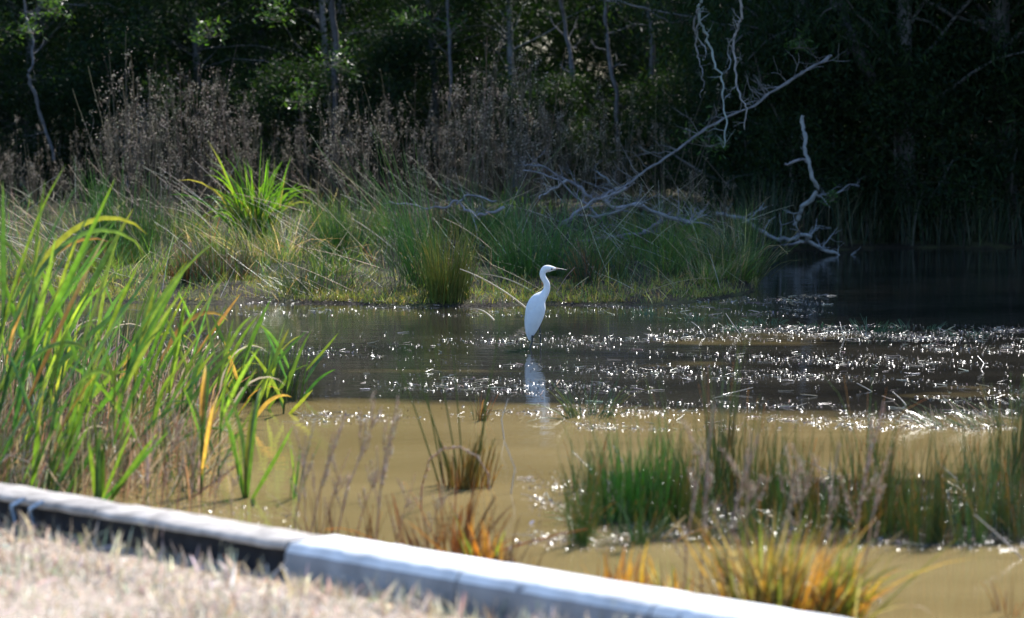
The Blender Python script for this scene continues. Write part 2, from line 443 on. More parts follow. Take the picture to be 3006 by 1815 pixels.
# ------------------------------------------------------------------ egret
def egret():
    s = 1 / (4.96 * 311.0)                     # metres per unit of the drawing below
    foot = at(1569, 1021)
    cx = 470
    def P(x, z): return (x - cx) * s, (1340 - z) * s
    root = empty('egret', (deep(1571, 1020, foot[1])[0], foot[1], 0), math.radians(16), 1.03)
    tag(root, 'white egret standing in shallow water, dark bill pointing to the trees', 'bird')
    # one continuous surface from the tail to the base of the bill: (x, z, half width, half depth)
    R = [(388, 1228, 10, 14), (390, 1190, 38, 40), (402, 1120, 70, 66), (425, 1030, 100, 90), (447, 940, 122, 108), (464, 850, 138, 118),
         (482, 770, 138, 120), (502, 705, 124, 112), (530, 655, 104, 94), (566, 618, 80, 74), (600, 585, 62, 58), (628, 545, 52, 48), (641, 500, 47, 43),
         (641, 450, 45, 41), (627, 410, 43, 39), (602, 370, 42, 38), (584, 330, 42, 38), (580, 290, 43, 39), (592, 255, 46, 42),
         (620, 230, 52, 46), (655, 222, 50, 46), (690, 222, 44, 41), (722, 223, 35, 33), (748, 224, 26, 25), (768, 226, 19, 19)]
    R = np.array(R, float)
    # resample smoothly
    t = np.arange(len(R)); tt = np.linspace(0, len(R) - 1, 110)
    def cr(a):
        i = np.clip(tt.astype(int), 0, len(a) - 2); f = tt - i
        g = np.gradient(a)
        h00 = 2 * f**3 - 3 * f**2 + 1; h10 = f**3 - 2 * f**2 + f; h01 = -2 * f**3 + 3 * f**2; h11 = f**3 - f**2
        return h00 * a[i] + h10 * g[i] + h01 * a[i + 1] + h11 * g[i + 1]
    r = np.stack([cr(R[:, k]) for k in range(4)], -1)
    C2 = np.stack([(r[:, 0] - cx) * s, (1340 - r[:, 1]) * s], -1)
    T = np.gradient(C2, axis=0); T /= np.linalg.norm(T, axis=1, keepdims=True)
    # ring planes turn smoothly
    for _ in range(6): T[1:-1] = (T[:-2] + 2 * T[1:-1] + T[2:]) / 4
    T /= np.linalg.norm(T, axis=1, keepdims=True)
    Nn = np.stack([T[:, 1], -T[:, 0]], -1)
    S = 20; ang = np.arange(S) * 2 * math.pi / S
    a, b = r[:, 2] * s, r[:, 3] * s
    X = C2[:, 0][:, None] + Nn[:, 0][:, None] * a[:, None] * np.cos(ang)[None]
    Z = C2[:, 1][:, None] + Nn[:, 1][:, None] * a[:, None] * np.cos(ang)[None]
    Y = b[:, None] * np.sin(ang)[None]
    V = np.stack([X, Y, Z], -1)
    n = len(tt)
    i = np.arange(n - 1)[:, None] * S; j = np.arange(S)[None]; k = (j + 1) % S
    mb = MB().add(V, np.stack([i + j, i + k, i + S + k, i + S + j], -1).reshape(-1, 4), None, (0.82, 0.82, 0.82))
    for ring, flip in ((0, 0), (n - 1, 1)):
        c = V[ring].mean(0); idx = [(S, q, (q + 1) % S) if flip else (S, (q + 1) % S, q) for q in range(S)]
        mb.add(np.concatenate([V[ring], c[None]]), None, idx, (0.82, 0.82, 0.82))
    mb.build('body', M['feather'], root)
    # folded wings: long shells over the flank, layered feather edges
    for sd in (-1, 1):
        mb = MB()
        rows, cols = 16, 11
        u = np.linspace(0, 1, rows)
        xc = np.interp(u, [0, .15, .4, .7, 1], [520, 495, 452, 412, 384]); zc = np.interp(u, [0, 1], [640, 1232])
        hw = np.interp(u, [0, .08, .25, .5, .75, .92, 1], [18, 78, 118, 112, 74, 34, 8])
        dp = np.interp(u, [0, .1, .3, .55, .8, 1], [70, 112, 127, 116, 74, 22])
        v = np.linspace(-1, 1, cols)
        X = (xc[:, None] + hw[:, None] * v[None] - cx) * s
        Z = (1340 - zc[:, None] - 10 * (v[None] ** 2) * (u[:, None] - .5)) * s
        Yv = sd * -1 * (dp[:, None] * np.sqrt(np.clip(1 - 0.82 * v[None] ** 2, 0.02, 1)) + 4 + 5 * np.sin(v[None] * 16) * u[:, None]) * s
        Vo = np.stack([X, Yv, Z], -1); Vi = Vo.copy(); Vi[..., 1] *= 0.55
        i = (np.arange(rows - 1)[:, None] * cols + np.arange(cols - 1)[None]).ravel()
        q = np.stack([i, i + 1, i + cols + 1, i + cols], -1)
        mb.add(Vo, q, None, (0.80, 0.81, 0.82)); mb.add(Vi, q[:, ::-1], None, (0.8, 0.8, 0.8))
        # rim that joins the shell to the inside
        edge = list(range(cols)) + [r_ * cols + cols - 1 for r_ in range(1, rows)] + [(rows - 1) * cols + c for c in range(cols - 2, -1, -1)] + [r_ * cols for r_ in range(rows - 2, 0, -1)]
        eo = Vo.reshape(-1, 3)[edge]; ei = Vi.reshape(-1, 3)[edge]; m = len(edge)
        mb.add(np.concatenate([eo, ei]), [(a_, (a_ + 1) % m, m + (a_ + 1) % m, m + a_) for a_ in range(m)], None, (0.8, 0.8, 0.8))
        mb.build('folded_wing', M['feather'], root)
    # bill
    def cone(p0, p1, h0, d0, c0, c1, name):
        nb = 9; tb = np.linspace(0, 1, nb)
        Pn = np.stack([np.interp(tb, [0, 1], [p0[0], p1[0]]), np.zeros(nb), np.interp(tb, [0, 1], [p0[1], p1[1]]) - 0.004 * tb ** 2], -1)
        Pn[:, 0] = (Pn[:, 0])
        V = []
        for q in range(nb):
            f = (1 - tb[q]) ** 0.8 + 0.05
            V.append([(Pn[q, 0], d0 * f * math.cos(a_), Pn[q, 2] + h0 * f * math.sin(a_)) for a_ in ang[::2]])
        V = np.array(V); S2 = V.shape[1]
        i = np.arange(nb - 1)[:, None] * S2; j = np.arange(S2)[None]; k = (j + 1) % S2
        cc = np.array(c0)[None] + (np.array(c1) - np.array(c0))[None] * np.clip(tb * 4.5 - .3, 0, 1)[:, None]
        MB().add(V, np.stack([i + j, i + k, i + S2 + k, i + S2 + j], -1).reshape(-1, 4), None, np.repeat(cc, S2, 0)).build(name, M['horn'], root)
    x0, z0 = P(752, 222); x1, z1 = P(957, 240)
    cone((x0, z0), (x1, z1), 0.0085, 0.008, (0.42, 0.28, 0.16), (0.035, 0.04, 0.035), 'upper_bill')
    x0, z0 = P(752, 233); x1, z1 = P(945, 245)
    cone((x0, z0), (x1, z1), 0.0075, 0.0075, (0.40, 0.27, 0.17), (0.05, 0.05, 0.04), 'lower_bill')
    for sd in (-1, 1):
        ex, ez = P(702, 226)
        V = []; rr = 0.0085
        for la in np.linspace(-1.4, 1.4, 6):
            for lo in np.arange(10) * 0.628: V.append((ex + rr * 1.3 * math.cos(la) * math.cos(lo), sd * (0.0245 + 0.5 * rr * math.sin(la)), ez + rr * math.cos(la) * math.sin(lo)))
        i = np.arange(5)[:, None] * 10; j = np.arange(10)[None]; k = (j + 1) % 10
        MB().add(V, np.stack([i + j, i + k, i + 10 + k, i + 10 + j], -1).reshape(-1, 4), None, (0.02, 0.02, 0.03)).build('eye', M['horn'], root)
        # bare yellowish lore between eye and bill
        lx0, lz0 = P(716, 225); lx1, lz1 = P(768, 228)
        tubes(MB(), np.array([[lx0, sd * .0185, lz0], [(lx0 + lx1) / 2, sd * .0155, (lz0 + lz1) / 2], [lx1, sd * .009, lz1]]), np.array([[.004, .0065, .004]]), (0.52, 0.34, 0.26), S=6).build('lore', M['horn'], root)
    # legs: thigh feathers hidden, tarsus dark, toes under water
    for (xa, za, xb, zb, yy) in ((418, 1160, 373, 1352, -0.035), (548, 1010, 564, 1352, 0.035)):
        xa, za = P(xa, za); xb, zb = P(xb, zb)
        xm, zm = (xa * .55 + xb * .45) + .006, za * .5 + zb * .5
        mb = MB()
        tubes(mb, np.array([[xa, yy, za], [xa * .7 + xm * .3, yy, za * .7 + zm * .3], [xm, yy, zm], [xm * .4 + xb * .6, yy, zm * .4 + zb * .6], [xb, yy, zb - .02], [xb, yy, zb - .1]]),
              np.array([[.013, .009, .0088, .007, .007, .007]]), (0.045, 0.045, 0.04), S=8)
        for ta in (-0.5, 0, 0.5, 3.14):
            tubes(mb, np.array([[xb, yy, zb - .1], [xb + .04 * math.cos(ta), yy + .04 * math.sin(ta), zb - .105], [xb + .075 * math.cos(ta), yy + .075 * math.sin(ta), zb - .11]]), 0.004, (0.04, 0.04, 0.035), S=5)
        mb.build('leg', M['horn'], root)
    return root
egret()

# ------------------------------------------------------------------ reeds beside the kerb
GREEN = [(0.085, 0.165, 0.028), (0.13, 0.205, 0.035), (0.05, 0.115, 0.035), (0.17, 0.22, 0.04), (0.04, 0.09, 0.03)]
TIP = [(0.15, 0.20, 0.03), (0.20, 0.19, 0.03), (0.12, 0.19, 0.03), (0.16, 0.22, 0.03), (0.12, 0.20, 0.03), (0.14, 0.20, 0.03)]
ORANGE = [(0.34, 0.18, 0.05), (0.40, 0.26, 0.09), (0.22, 0.12, 0.05)]

def reed(px, py, hpx, nleaf, label, group=None, lean=0.32, spread=0.16, dead=0.03, az0=0.0, width=0.039, z=0.0, fan=False):
    p = at(px, py, z)
    sc = (py - 211.0) / (H - z)                # pixels per metre there
    hgt = hpx / sc
    root = empty('reed_plant', (p[0], p[1], z - 0.06))
    tag(root, label, 'reed', group)
    st = curves([[0, 0, 0]], rng.normal(0, .5), rng.uniform(.02, .2), rng.uniform(.0, .2), hgt * .62, 10, wob=.02)
    if not fan:
        tubes(MB(), st, .009, tints(1, GREEN, .2), tints(1, GREEN, .2), S=6, taper=.5).build('stem', M['rush'], root)
    for q in range(nleaf):
        f = (q + .4) / nleaf if not fan else 0.0
        b = st[0, int(f * 10)] if not fan else np.array([rng.normal(0, .018), rng.normal(0, .02), 0])
        az = az0 + rng.normal(0, 0.55)
        ln = lean + rng.normal(0, spread)
        if not fan and rng.random() < .16: ln = -ln * .7
        if ln < 0: ln, az = -ln, az + math.pi
        l = hgt * (rng.uniform(.42, .72) if not fan else rng.uniform(.55, 1.05))
        u = rng.random()
        bend = rng.uniform(-.1, 0.3) if u > .22 else (rng.uniform(.5, 1.0) if u > .07 else rng.uniform(1.5, 2.3))
        mb = MB()
        c = curves([b], az, ln, bend, l, 11, power=2.4, wob=.015)
        if rng.random() < dead:
            c0 = tints(1, ORANGE); c1 = tints(1, ORANGE + [(0.5, 0.42, 0.30)])
        else:
            c0 = tints(1, GREEN, .26); c1 = tints(1, TIP, .2) if rng.random() < .6 else c0 * 1.1
        tt = np.linspace(0, 1, 12)
        prof = np.minimum(1, 0.45 + tt * 1.6) * (1 - tt ** 4.5) + 0.03
        ribbons(mb, c, width * rng.uniform(.6, 1.12), c0, c1, roll=rng.normal(1.2, .9), fold=0.4, prof=prof, cpow=6)
        mb.build('leaf', M['reed'], root)
    return root

G_R = 'tall reeds massed between the kerb and the pond'
L_R = 'green reed in the mass behind the timber kerb'
for (px, py, hp, nl) in [(-60, 1400, 900, 8), (15, 1420, 960, 9), (60, 1330, 820, 8), (-30, 1360, 860, 8), (165, 1300, 640, 7), (205, 1400, 600, 6), (150, 1220, 520, 6),
                         (245, 1330, 570, 7), (330, 1400, 600, 7), (380, 1330, 620, 8), (440, 1370, 560, 7), (470, 1290, 520, 6),
                         (30, 1240, 560, 6), (90, 1180, 480, 6), (230, 1200, 440, 5), (340, 1180, 420, 5), (520, 1320, 430, 6), (-90, 1250, 620, 7),
                         (180, 1450, 520, 5), (95, 1450, 560, 6), (-40, 1440, 600, 6), (455, 1200, 430, 5), (545, 1230, 420, 5), (140, 1460, 400, 6), (230, 1280, 560, 6), (130, 1280, 600, 6), (340, 1300, 560, 7), (-10, 1180, 520, 5)]:
    reed(px, py, hp, nl, L_R, G_R, lean=0.46, spread=0.17)
reed(290, 1478, 390, 8, 'short bright green reed fan touching the grey timber kerb', lean=0.18, spread=0.22, dead=0.0, fan=True, width=.034)
reed(722, 1462, 400, 9, 'lone bright green reed fan rising from open tan water', lean=0.22, spread=0.24, dead=0.0, fan=True, width=.030)
reed(862, 1462, 250, 6, 'small slender green reed right of the lone fan in tan water', lean=0.25, spread=0.22, dead=0.1, fan=True, width=.022)
reed(590, 1450, 420, 7, 'upright green reed between the mass of reeds and the lone fan', lean=0.16, spread=0.15, dead=.15, width=.030)
reed(690, 1225, 330, 7, 'green reed with a long leaf arching over the dark rushes', lean=0.42, spread=0.2, dead=.2, width=.030)
reed(775, 1200, 270, 6, 'green reed standing in dark rushes at the edge of the weedy water', lean=0.5, spread=0.16, dead=.1, width=.028)
reed(880, 1170, 240, 3, 'two leaved green reed tip slanting over the weedy water', lean=0.62, spread=0.1, dead=0.0, width=.026)
for k, (px, py, hp, lab) in enumerate([(655, 1180, 300, 'green reed leaning out behind the dark rushes'), (735, 1255, 330, 'green reed whose leaves cross the edge of the weedy water'), (560, 1160, 330, 'green reed half hidden behind the outer reeds'), (830, 1215, 290, 'outermost green reed of the mass over the weedy water'), (640, 1400, 360, 'green reed left of the lone fan with a drooping leaf')]):
    reed(px, py, hp, 6, lab, lean=.5, spread=.16, dead=.15, width=.032)
reed(620, 1240, 360, 6, 'green reed at the outer edge of the reed mass', lean=0.4, spread=0.16, dead=.2, width=.03)

# pale dry curled leaves hanging among the reeds
for k, (px, py, hp) in enumerate([(660, 1330, 240), (250, 1180, 240), (430, 1180, 180), (170, 1130, 200), (640, 1200, 200), (200, 1400, 160)]):
    p = at(px, py); sc = (py - 211) / H
    mb = MB()
    c = curves([[0, 0, 0]], rng.normal(0, .4), 0.1, 2.4, hp * 1.5 / sc, 12, power=2.5)
    ribbons(mb, c, .016, tints(1, [(.30, .22, .13)]), tints(1, [(.75, .66, .55)], .05), roll=1.2, fold=.3, cpow=1)
    o = mb.build('withered_reed', M['dry'], None, (p[0], p[1], -.02))
    tag(o, 'pale dried reed leaf curling over among the green reeds', 'dry reed', 'dried curled leaves among the reeds')

# ------------------------------------------------------------------ clumps of rushes and grass
RUSH = [(0.07, 0.125, 0.022), (0.095, 0.155, 0.03), (0.05, 0.10, 0.028), (0.14, 0.155, 0.04)]
YGR = [(0.14, 0.165, 0.035), (0.11, 0.145, 0.03), (0.19, 0.175, 0.05)]
TEAL = [(0.04, 0.11, 0.06), (0.05, 0.13, 0.07)]
STRAW = [(0.42, 0.34, 0.22), (0.5, 0.42, 0.30), (0.34, 0.26, 0.16)]
RUST = [(0.20, 0.09, 0.035), (0.26, 0.13, 0.035), (0.32, 0.18, 0.05), (0.15, 0.065, 0.03)]

def clump(name, px, py, hpx, rpx, n, cols, label, cat, group=None, z=None, mat='rush', width=0.006, lean=0.25, bend=0.5, az0=None, azs=9.0, blade=False, K=5, tipc=None, cpow=1.5, hmin=.3):
    if z is None:
        p = at(px, py, 0.0)
        for _ in range(6):
            zz = float(ground_z(p[0], p[1])); p = at(px, py, max(zz, 0.0))
        z = max(zz, 0.0)
    else: p = at(px, py, z)
    sc = F / p[1]
    hgt, rad = hpx / sc, rpx / sc
    base = np.zeros((n, 3))
    m_ = max(3, n // 14)                        # little tufts within the clump
    r0 = rad * np.sqrt(rng.random(m_)); a0 = rnd(0, 6.283, m_); hf = rnd(.55, 1.0, m_)
    ti = rng.integers(0, m_, n)
    bx = r0[ti] * np.cos(a0[ti]) + rng.normal(0, rad * .16 + .008, n); by = r0[ti] * np.sin(a0[ti]) + rng.normal(0, rad * .16 + .008, n)
    rr = np.hypot(bx, by); aa = np.arctan2(by, bx)
    base[:, 0] = bx; base[:, 1] = by; base[:, 2] = -0.05
    az = aa + rng.normal(0, .7, n) if az0 is None else az0 + rng.normal(0, azs, n)
    ln = np.abs(rng.normal(0, lean, n)) + lean * .4 * (rr / max(rad, 1e-4))
    l = hgt * hf[ti] * (hmin + (1.1 - hmin) * rng.random(n) ** 0.8) / np.maximum(np.cos(np.minimum(ln, 1.1)), .5)
    c = curves(base, az, ln, np.abs(rng.normal(0, bend, n)), l, K, power=2)
    mb = MB()
    c0 = tints(n, cols); c1 = tints(n, tipc) if tipc else np.clip(c0 * 1.3, 0, .8)
    if blade: ribbons(mb, c, width * rnd(.6, 1.2, n), c0, c1, cpow=cpow)
    else: tubes(mb, c, width * .5 * rnd(.7, 1.2, n), c0, c1, S=4, taper=.3)
    o = mb.build(name, M[mat], None, (p[0], p[1], z))
    tag(o, label, cat, group)
    return o

# far bank, the clumps one can point at
clump('grass_clump', 755, 705, 320, 58, 170, [(0.09, .19, .015), (.12, .22, .02), (.06, .14, .02), (.2, .2, .06)], 'bright green broad bladed grass clump glowing on the far bank', 'grass clump', mat='reed', width=.036, lean=.22, bend=1.2, blade=True, K=8, hmin=.45)
clump('rush_clump', 1302, 893, 285, 58, 460, YGR + YGR + RUSH[:1], 'yellow green rush tussock standing at the far water edge', 'rush', width=.008, lean=.12, bend=.3)
clump('rush_clump', 1255, 880, 500, 60, 220, [(.06, .15, .025), (.08, .17, .03), (.045, .11, .03)], 'tall thin dark rushes leaning behind the yellow green tussock', 'rush', width=.007, lean=.3, bend=.3, az0=math.pi - .2, azs=.9)
clump('rush_clump', 1560, 838, 300, 90, 420, [(.06, .15, .025), (.08, .17, .03), (.045, .11, .03)], 'green rush clump just behind the head of the egret', 'rush', width=.007, lean=.28, bend=.4)
clump('rush_clump', 935, 878, 160, 110, 420, RUSH[:1] + [(0.03, .07, .03)], 'low dark green rush cushion at the far shoreline', 'rush', width=.007, lean=.5, bend=.5)
clump('rush_clump', 2195, 800, 230, 70, 200, RUSH + STRAW[:1], 'rushes with drooping yellow blades at the tip of the far bank', 'rush', width=.008, lean=.35, bend=.7)
clump('grass_clump', 1545, 640, 130, 70, 60, [(0.18, .28, .02), (.2, .26, .02)], 'small lime green grass tuft below the dead branches', 'grass clump', mat='reed', width=.022, lean=.4, bend=1.0, blade=True)
clump('rush_clump', 640, 855, 230, 90, 340, RUSH[:2] + RUST[:1], 'rushes with rusty stems behind the reed mass', 'rush', width=.007, lean=.22, bend=.3)
clump('grass_clump', 800, 770, 190, 90, 260, STRAW + YGR, 'straw coloured grass spilling below the bright green clump', 'grass clump', width=.008, lean=.6, bend=.9, blade=True, mat='grass')
clump('rush_clump', 1000, 760, 230, 70, 300, [(.06, .15, .025), (.08, .17, .03), (.045, .11, .03)], 'dark rushes right of the bright green grass clump', 'rush', width=.008, lean=.3, bend=.4)
clump('rush_clump', 360, 760, 330, 90, 340, [(.06, .15, .025), (.08, .17, .03), (.045, .11, .03)], 'tall straight rushes in front of the dry weeds', 'rush', width=.008, lean=.12, bend=.2)
clump('rush_clump', 1430, 740, 240, 80, 300, [(.06, .15, .025), (.08, .17, .03), (.045, .11, .03)], 'green rushes beside the low pale branch', 'rush', width=.008, lean=.18, bend=.3)
L_B = 'mixed green and straw tussock on the far bank'
G_B = 'tussocks on the far bank'
for k in range(66):
    px = rng.uniform(-60, 2180); py = rng.uniform(690, 868)
    if 1480 < px < 1680 and py > 760: continue
    if abs(px - 1300) < 110 and py > 800: continue
    if (950 < px < 1500 or 1650 < px < 2250) and py > 840: py -= 50
    pal = [RUSH + [(.03, .07, .03)], RUSH + YGR[:1], RUSH[:3] + STRAW[2:], [(.03, .07, .03), (.05, .1, .03)] + RUST[:1]][k % 4]
    if k % 7 == 3: pal = STRAW[2:] + YGR
    if k % 7 == 5: pal = [(.10, .19, .03), (.13, .2, .03)]
    clump('tussock', px, py, rng.uniform(80, 165), rng.uniform(35, 90), int(rng.uniform(130, 300)), pal, L_B, 'tussock', G_B, width=.008, lean=rng.uniform(.14, .36), bend=.5, blade=(k % 2 == 0), mat='grass')

# in the water, middle distance
clump('rush_clump', 760, 1178, 260, 110, 260, RUSH + [(.05, .06, .03)], 'dark thin rushes standing at the edge of the weedy water beside the reeds', 'rush', width=.009, lean=.14, bend=.25)
clump('rush_clump', 1355, 1430, 200, 66, 90, [(.34, .19, .05), (.28, .14, .04), (.3, .23, .07)], 'rusty orange rush stump in open tan water', 'rush', width=.012, lean=.2, bend=.15, mat='reed', hmin=.5, tipc=[(.32, .22, .08), (.12, .13, .04)])
for (bx, by, tx, ty) in [(1290, 1425, 1122, 956), (1330, 1430, 1180, 990), (1384, 1425, 1476, 893), (1350, 1430, 1252, 900), (1362, 1430, 1318, 915), (1395, 1425, 1440, 1080), (1300, 1420, 1225, 1040)]:
    p = at(bx, by); q = deep(tx, ty, p[1] - rng.uniform(0, .3)) - p
    t = np.linspace(0, 1, 9)[:, None]
    c = q[None] * t + np.array([0, 0, .05]) * (t - t * t) * 4 * np.sign(-q[0])
    o = tubes(MB(), c, .006, (0.08, .12, .03), (0.06, .11, .03), S=6, taper=.35).build('tall_rush', M['rush'], None, p)
    tag(o, 'long dark rush above the rusty stump', 'rush', 'long rush stems above the rusty stump')
clump('rush_clump', 1722, 1225, 190, 60, 60, RUSH + TEAL, 'sparse green rushes on floating litter below the egret reflection', 'rush', width=.008, lean=.45, bend=.4)
clump('rush_clump', 1400, 1235, 120, 45, 40, RUSH + RUST, 'few thin brown rushes in dark litter below the egret', 'rush', width=.008, lean=.25, bend=.3)
for (px, py, h) in [(2150, 968, 55), (2547, 972, 60), (2380, 958, 36), (2690, 965, 45), (2250, 950, 40), (2850, 985, 40), (2040, 940, 45), (1905, 925, 45)]:
    clump('sedge_tuft', px, py, h, 50, 60, TEAL, 'small blue green sedge tuft at the shadow edge on the water', 'sedge', 'sedge tufts along the shadow edge', width=.008, lean=.5, bend=.5, z=0)

# rush beds in front
clump('rush_clump', 1850, 1520, 330, 125, 300, [(.06, .17, .03), (.08, .19, .03), (.05, .13, .03)], 'dense bright green rush bed nearest the middle of the pond', 'rush', width=.0075, lean=.1, bend=.25)
for k, (px, py, h, r, n, c, lab) in enumerate([
    (1985, 1530, 300, 60, 200, RUSH + YGR[:1], 'olive rushes touching the dense green rush bed'),
    (2100, 1440, 420, 34, 170, RUSH + RUST[:1], 'tall narrow dark rush column rising above the tan water'),
    (2200, 1490, 330, 60, 170, RUSH + YGR, 'thin olive rushes right of the tall dark column'),
    (2330, 1500, 300, 70, 150, RUSH + YGR, 'sparse olive rushes in the middle of the front rush bed'),
    (2450, 1530, 330, 60, 150, RUSH + RUST[2:3], 'sparse rushes with golden stems before the dark pillars'),
    (2555, 1560, 340, 34, 150, RUSH + RUST[:1], 'dark rush pillar with golden stems in the front bed'),
    (2640, 1540, 300, 60, 150, RUSH + YGR, 'thin rushes between the two dark rush pillars'),
    (2722, 1592, 340, 32, 160, RUSH, 'dark rush pillar standing farthest out in front of the bed'),
    (2820, 1530, 300, 60, 130, RUSH + YGR, 'thin olive rushes right of the dark pillars'),
    (2950, 1420, 400, 55, 240, RUSH + YGR[:1], 'tall dense rushes at the right end of the bed'),
    (2990, 1560, 330, 60, 200, TEAL + RUSH, 'blue green rushes at the frame edge below the tall dense ones')]):
    clump('rush_clump', px, py, h * 1.05, r * 1.5, int(n * .5), c, lab, 'rush', width=.0075, lean=.05, bend=.16, z=0, tipc=YGR[:2] + RUSH[:2] + RUST[2:3])
for k in range(16):
    clump('sedge_tuft', rng.uniform(1750, 3000), rng.uniform(1440, 1590), rng.uniform(60, 130), 60, 70, TEAL + RUSH + STRAW[:1], 'low tangled sedge tuft among the front rushes', 'sedge', 'tangled sedge among the front rushes', width=.008, lean=.7, bend=.6, z=0)
for k in range(115):
    px, py = rng.uniform(1640, 3030), rng.uniform(1400, 1605)
    hh = rng.uniform(110, 260) if k % 4 else rng.uniform(260, 420)
    pal = [[(.09, .2, .03), (.07, .17, .03)], [(.1, .18, .035), (.13, .19, .04)], YGR + RUSH[1:2], RUSH + RUST[1:3]][k % 4]
    clump('rush_tuft', px, py, hh, rng.uniform(14, 45), int(rng.uniform(8, 24)), pal, 'thin ragged rush tuft in the front rush bed', 'rush', 'ragged tufts of the front rush bed', width=.0075, lean=rng.uniform(.04, .2), bend=rng.uniform(.1, .6), z=0, tipc=RUSH[:2] + YGR[:1] + RUST[2:3])
clump('sedge_tuft', 2780, 1245, 100, 90, 120, STRAW + RUSH, 'glittering pale sedge lying over on the weedy water', 'sedge', width=.006, lean=.95, bend=.3, z=0, mat='straw', az0=math.pi - .3, azs=.5)
clump('sedge_tuft', 2900, 1250, 120, 90, 120, STRAW + RUSH, 'leaning mixed sedge beside the glittering pale one', 'sedge', width=.006, lean=.8, bend=.4, z=0, mat='straw', az0=math.pi, azs=.8)

# rusty clumps next to the kerb
ORG = [(.30, .135, .03), (.38, .19, .04), (.20, .085, .03), (.26, .15, .05), (.11, .11, .03), (.10, .14, .03), (.34, .27, .18)]
clump('rush_clump', 2240, 1800, 370, 125, 260, ORG, 'large fan of orange brown rushes against the white kerb', 'rush', z=.02, width=.013, lean=.30, bend=.3, mat='reed', blade=True, tipc=ORG[2:] + [(.25, .2, .1)])
clump('rush_clump', 2440, 1815, 330, 95, 200, ORG + [(.12, .12, .03)], 'orange brown rushes arching out over the tan water', 'rush', z=.02, width=.012, lean=.38, bend=.5, mat='reed', blade=True, az0=0, azs=.9)
clump('rush_clump', 1320, 1640, 310, 125, 60, RUST + ORG[:2], 'sparse reddish stalks behind the white kerb below the rusty stump', 'rush', z=.03, width=.013, lean=.35, bend=.25, mat='reed')
clump('rush_clump', 1450, 1670, 230, 80, 44, RUST + ORG[:2] + YGR[:1], 'few short orange stalks beside the reddish ones at the kerb', 'rush', z=.03, width=.014, lean=.3, bend=.2, mat='reed', blade=True)
clump('rush_clump', 1820, 1745, 250, 100, 60, RUST + ORG[:2], 'short red brown stubble between the kerb and tan water', 'rush', z=.03, width=.016, lean=.25, bend=.2, mat='reed', blade=True)
clump('rush_clump', 2010, 1780, 260, 70, 50, ORG, 'thin orange stalks left of the large orange fan', 'rush', z=.03, width=.016, lean=.25, bend=.2, mat='reed', blade=True)
clump('rush_clump', 2960, 1800, 170, 40, 9, RUST, 'single red stalks in the lower corner of tan water', 'rush', z=.0, width=.012, lean=.3, bend=.3, mat='reed')

# ------------------------------------------------------------------ dry seeding weeds
DRYC = [(.10, .078, .05), (.17, .135, .09), (.065, .05, .036)]
HEAD = [(.40, .34, .26), (.52, .46, .36), (.26, .21, .16)]

def dry_weed_mesh(h, nb, nseed, spread=.28, r=.006, seed=.018):
    """several upright thin stems, each forking near the top and carrying a few seed husks: two meshes"""
    stem, sd = MB(), MB()
    ns = 3 + nb // 4
    ends = []
    for q in range(ns):
        hh = h * (1.0 if q == 0 else rng.uniform(.5, .95))
        main = curves([[rng.normal(0, .04), rng.normal(0, .04), -.05]], rnd(0, 6.3, 1), rng.uniform(.0, .22), rng.uniform(-.1, .25), hh, 10, wob=.05)
        dk = tints(1, DRYC)
        tubes(stem, main, r * rng.uniform(.6, 1), dk * .8, dk, S=4, taper=.35)
        ends.append(main[0, -1])
        for f in rng.uniform(.5, .97, max(2, nb // 3)):
            i = f * 10; a = int(i); b = main[0, a] * (1 - (i - a)) + main[0, min(a + 1, 10)] * (i - a)
            l = hh * rng.uniform(.05, spread * .62) * (1.3 - .7 * f)
            br = curves([b], rng.uniform(0, 6.3), rng.uniform(.25, .7), -.25, l, 4, wob=.12)
            tubes(stem, br, r * .4, tints(1, DRYC), S=3, taper=.4)
            ends += [br[0, -1], br[0, -1], br[0, 3]]
            tw = curves(np.repeat(br[0, 2:4], 1, 0), rnd(0, 6.3, 2), rnd(.2, .8, 2), 0, l * rnd(.2, .5, 2), 3, wob=.15)
            tubes(stem, tw, r * .28, tints(2, DRYC), S=3, taper=.5)
            ends += list(tw[:, -1])
    ends = np.array(ends)
    c = ends[rng.integers(0, len(ends), nseed)] + rng.normal(0, seed * .7, (nseed, 3)) * np.array([1, 1, 1.6])
    husks(sd, c, seed)
    return stem, sd

def husks(mb, c, size, cols=None):
    """small pointed husks, four-sided"""
    n = len(c)
    ax = rng.normal(0, 1, (n, 3)) + np.array([0, 0, .8]); ax /= np.linalg.norm(ax, axis=1, keepdims=True)
    u = np.cross(ax, rng.normal(0, 1, (n, 3))); u /= np.linalg.norm(u, axis=1, keepdims=True) + 1e-6
    v = np.cross(ax, u)
    l = (size * rnd(.5, 1.1, n))[:, None]; w_ = l * .33
    V = np.stack([c - ax * l * .6, c + u * w_, c - u * w_ * .5 + v * w_ * .8, c - u * w_ * .5 - v * w_ * .8, c + ax * l * .6], 1)
    b = (np.arange(n) * 5)[:, None]
    T = np.concatenate([b + np.array([[0, 2, 1]]), b + np.array([[0, 3, 2]]), b + np.array([[0, 1, 3]]), b + np.array([[4, 1, 2]]), b + np.array([[4, 2, 3]]), b + np.array([[4, 3, 1]])])
    mb.add(V, None, T, np.repeat(tints(n, cols if cols is not None else HEAD), 5, 0))

weed_kinds = []
for k in range(7):
    st, sd = dry_weed_mesh(1.0 + .0 * k, [9, 14, 11, 16, 7, 12, 18][k], [110, 190, 140, 220, 80, 160, 240][k], spread=[.25, .3, .22, .34, .2, .3, .36][k], r=.0042, seed=.0105)
    weed_kinds.append((st.mesh('stem', M['dry'], False), sd.mesh('seed_heads', M['dry'], False)))

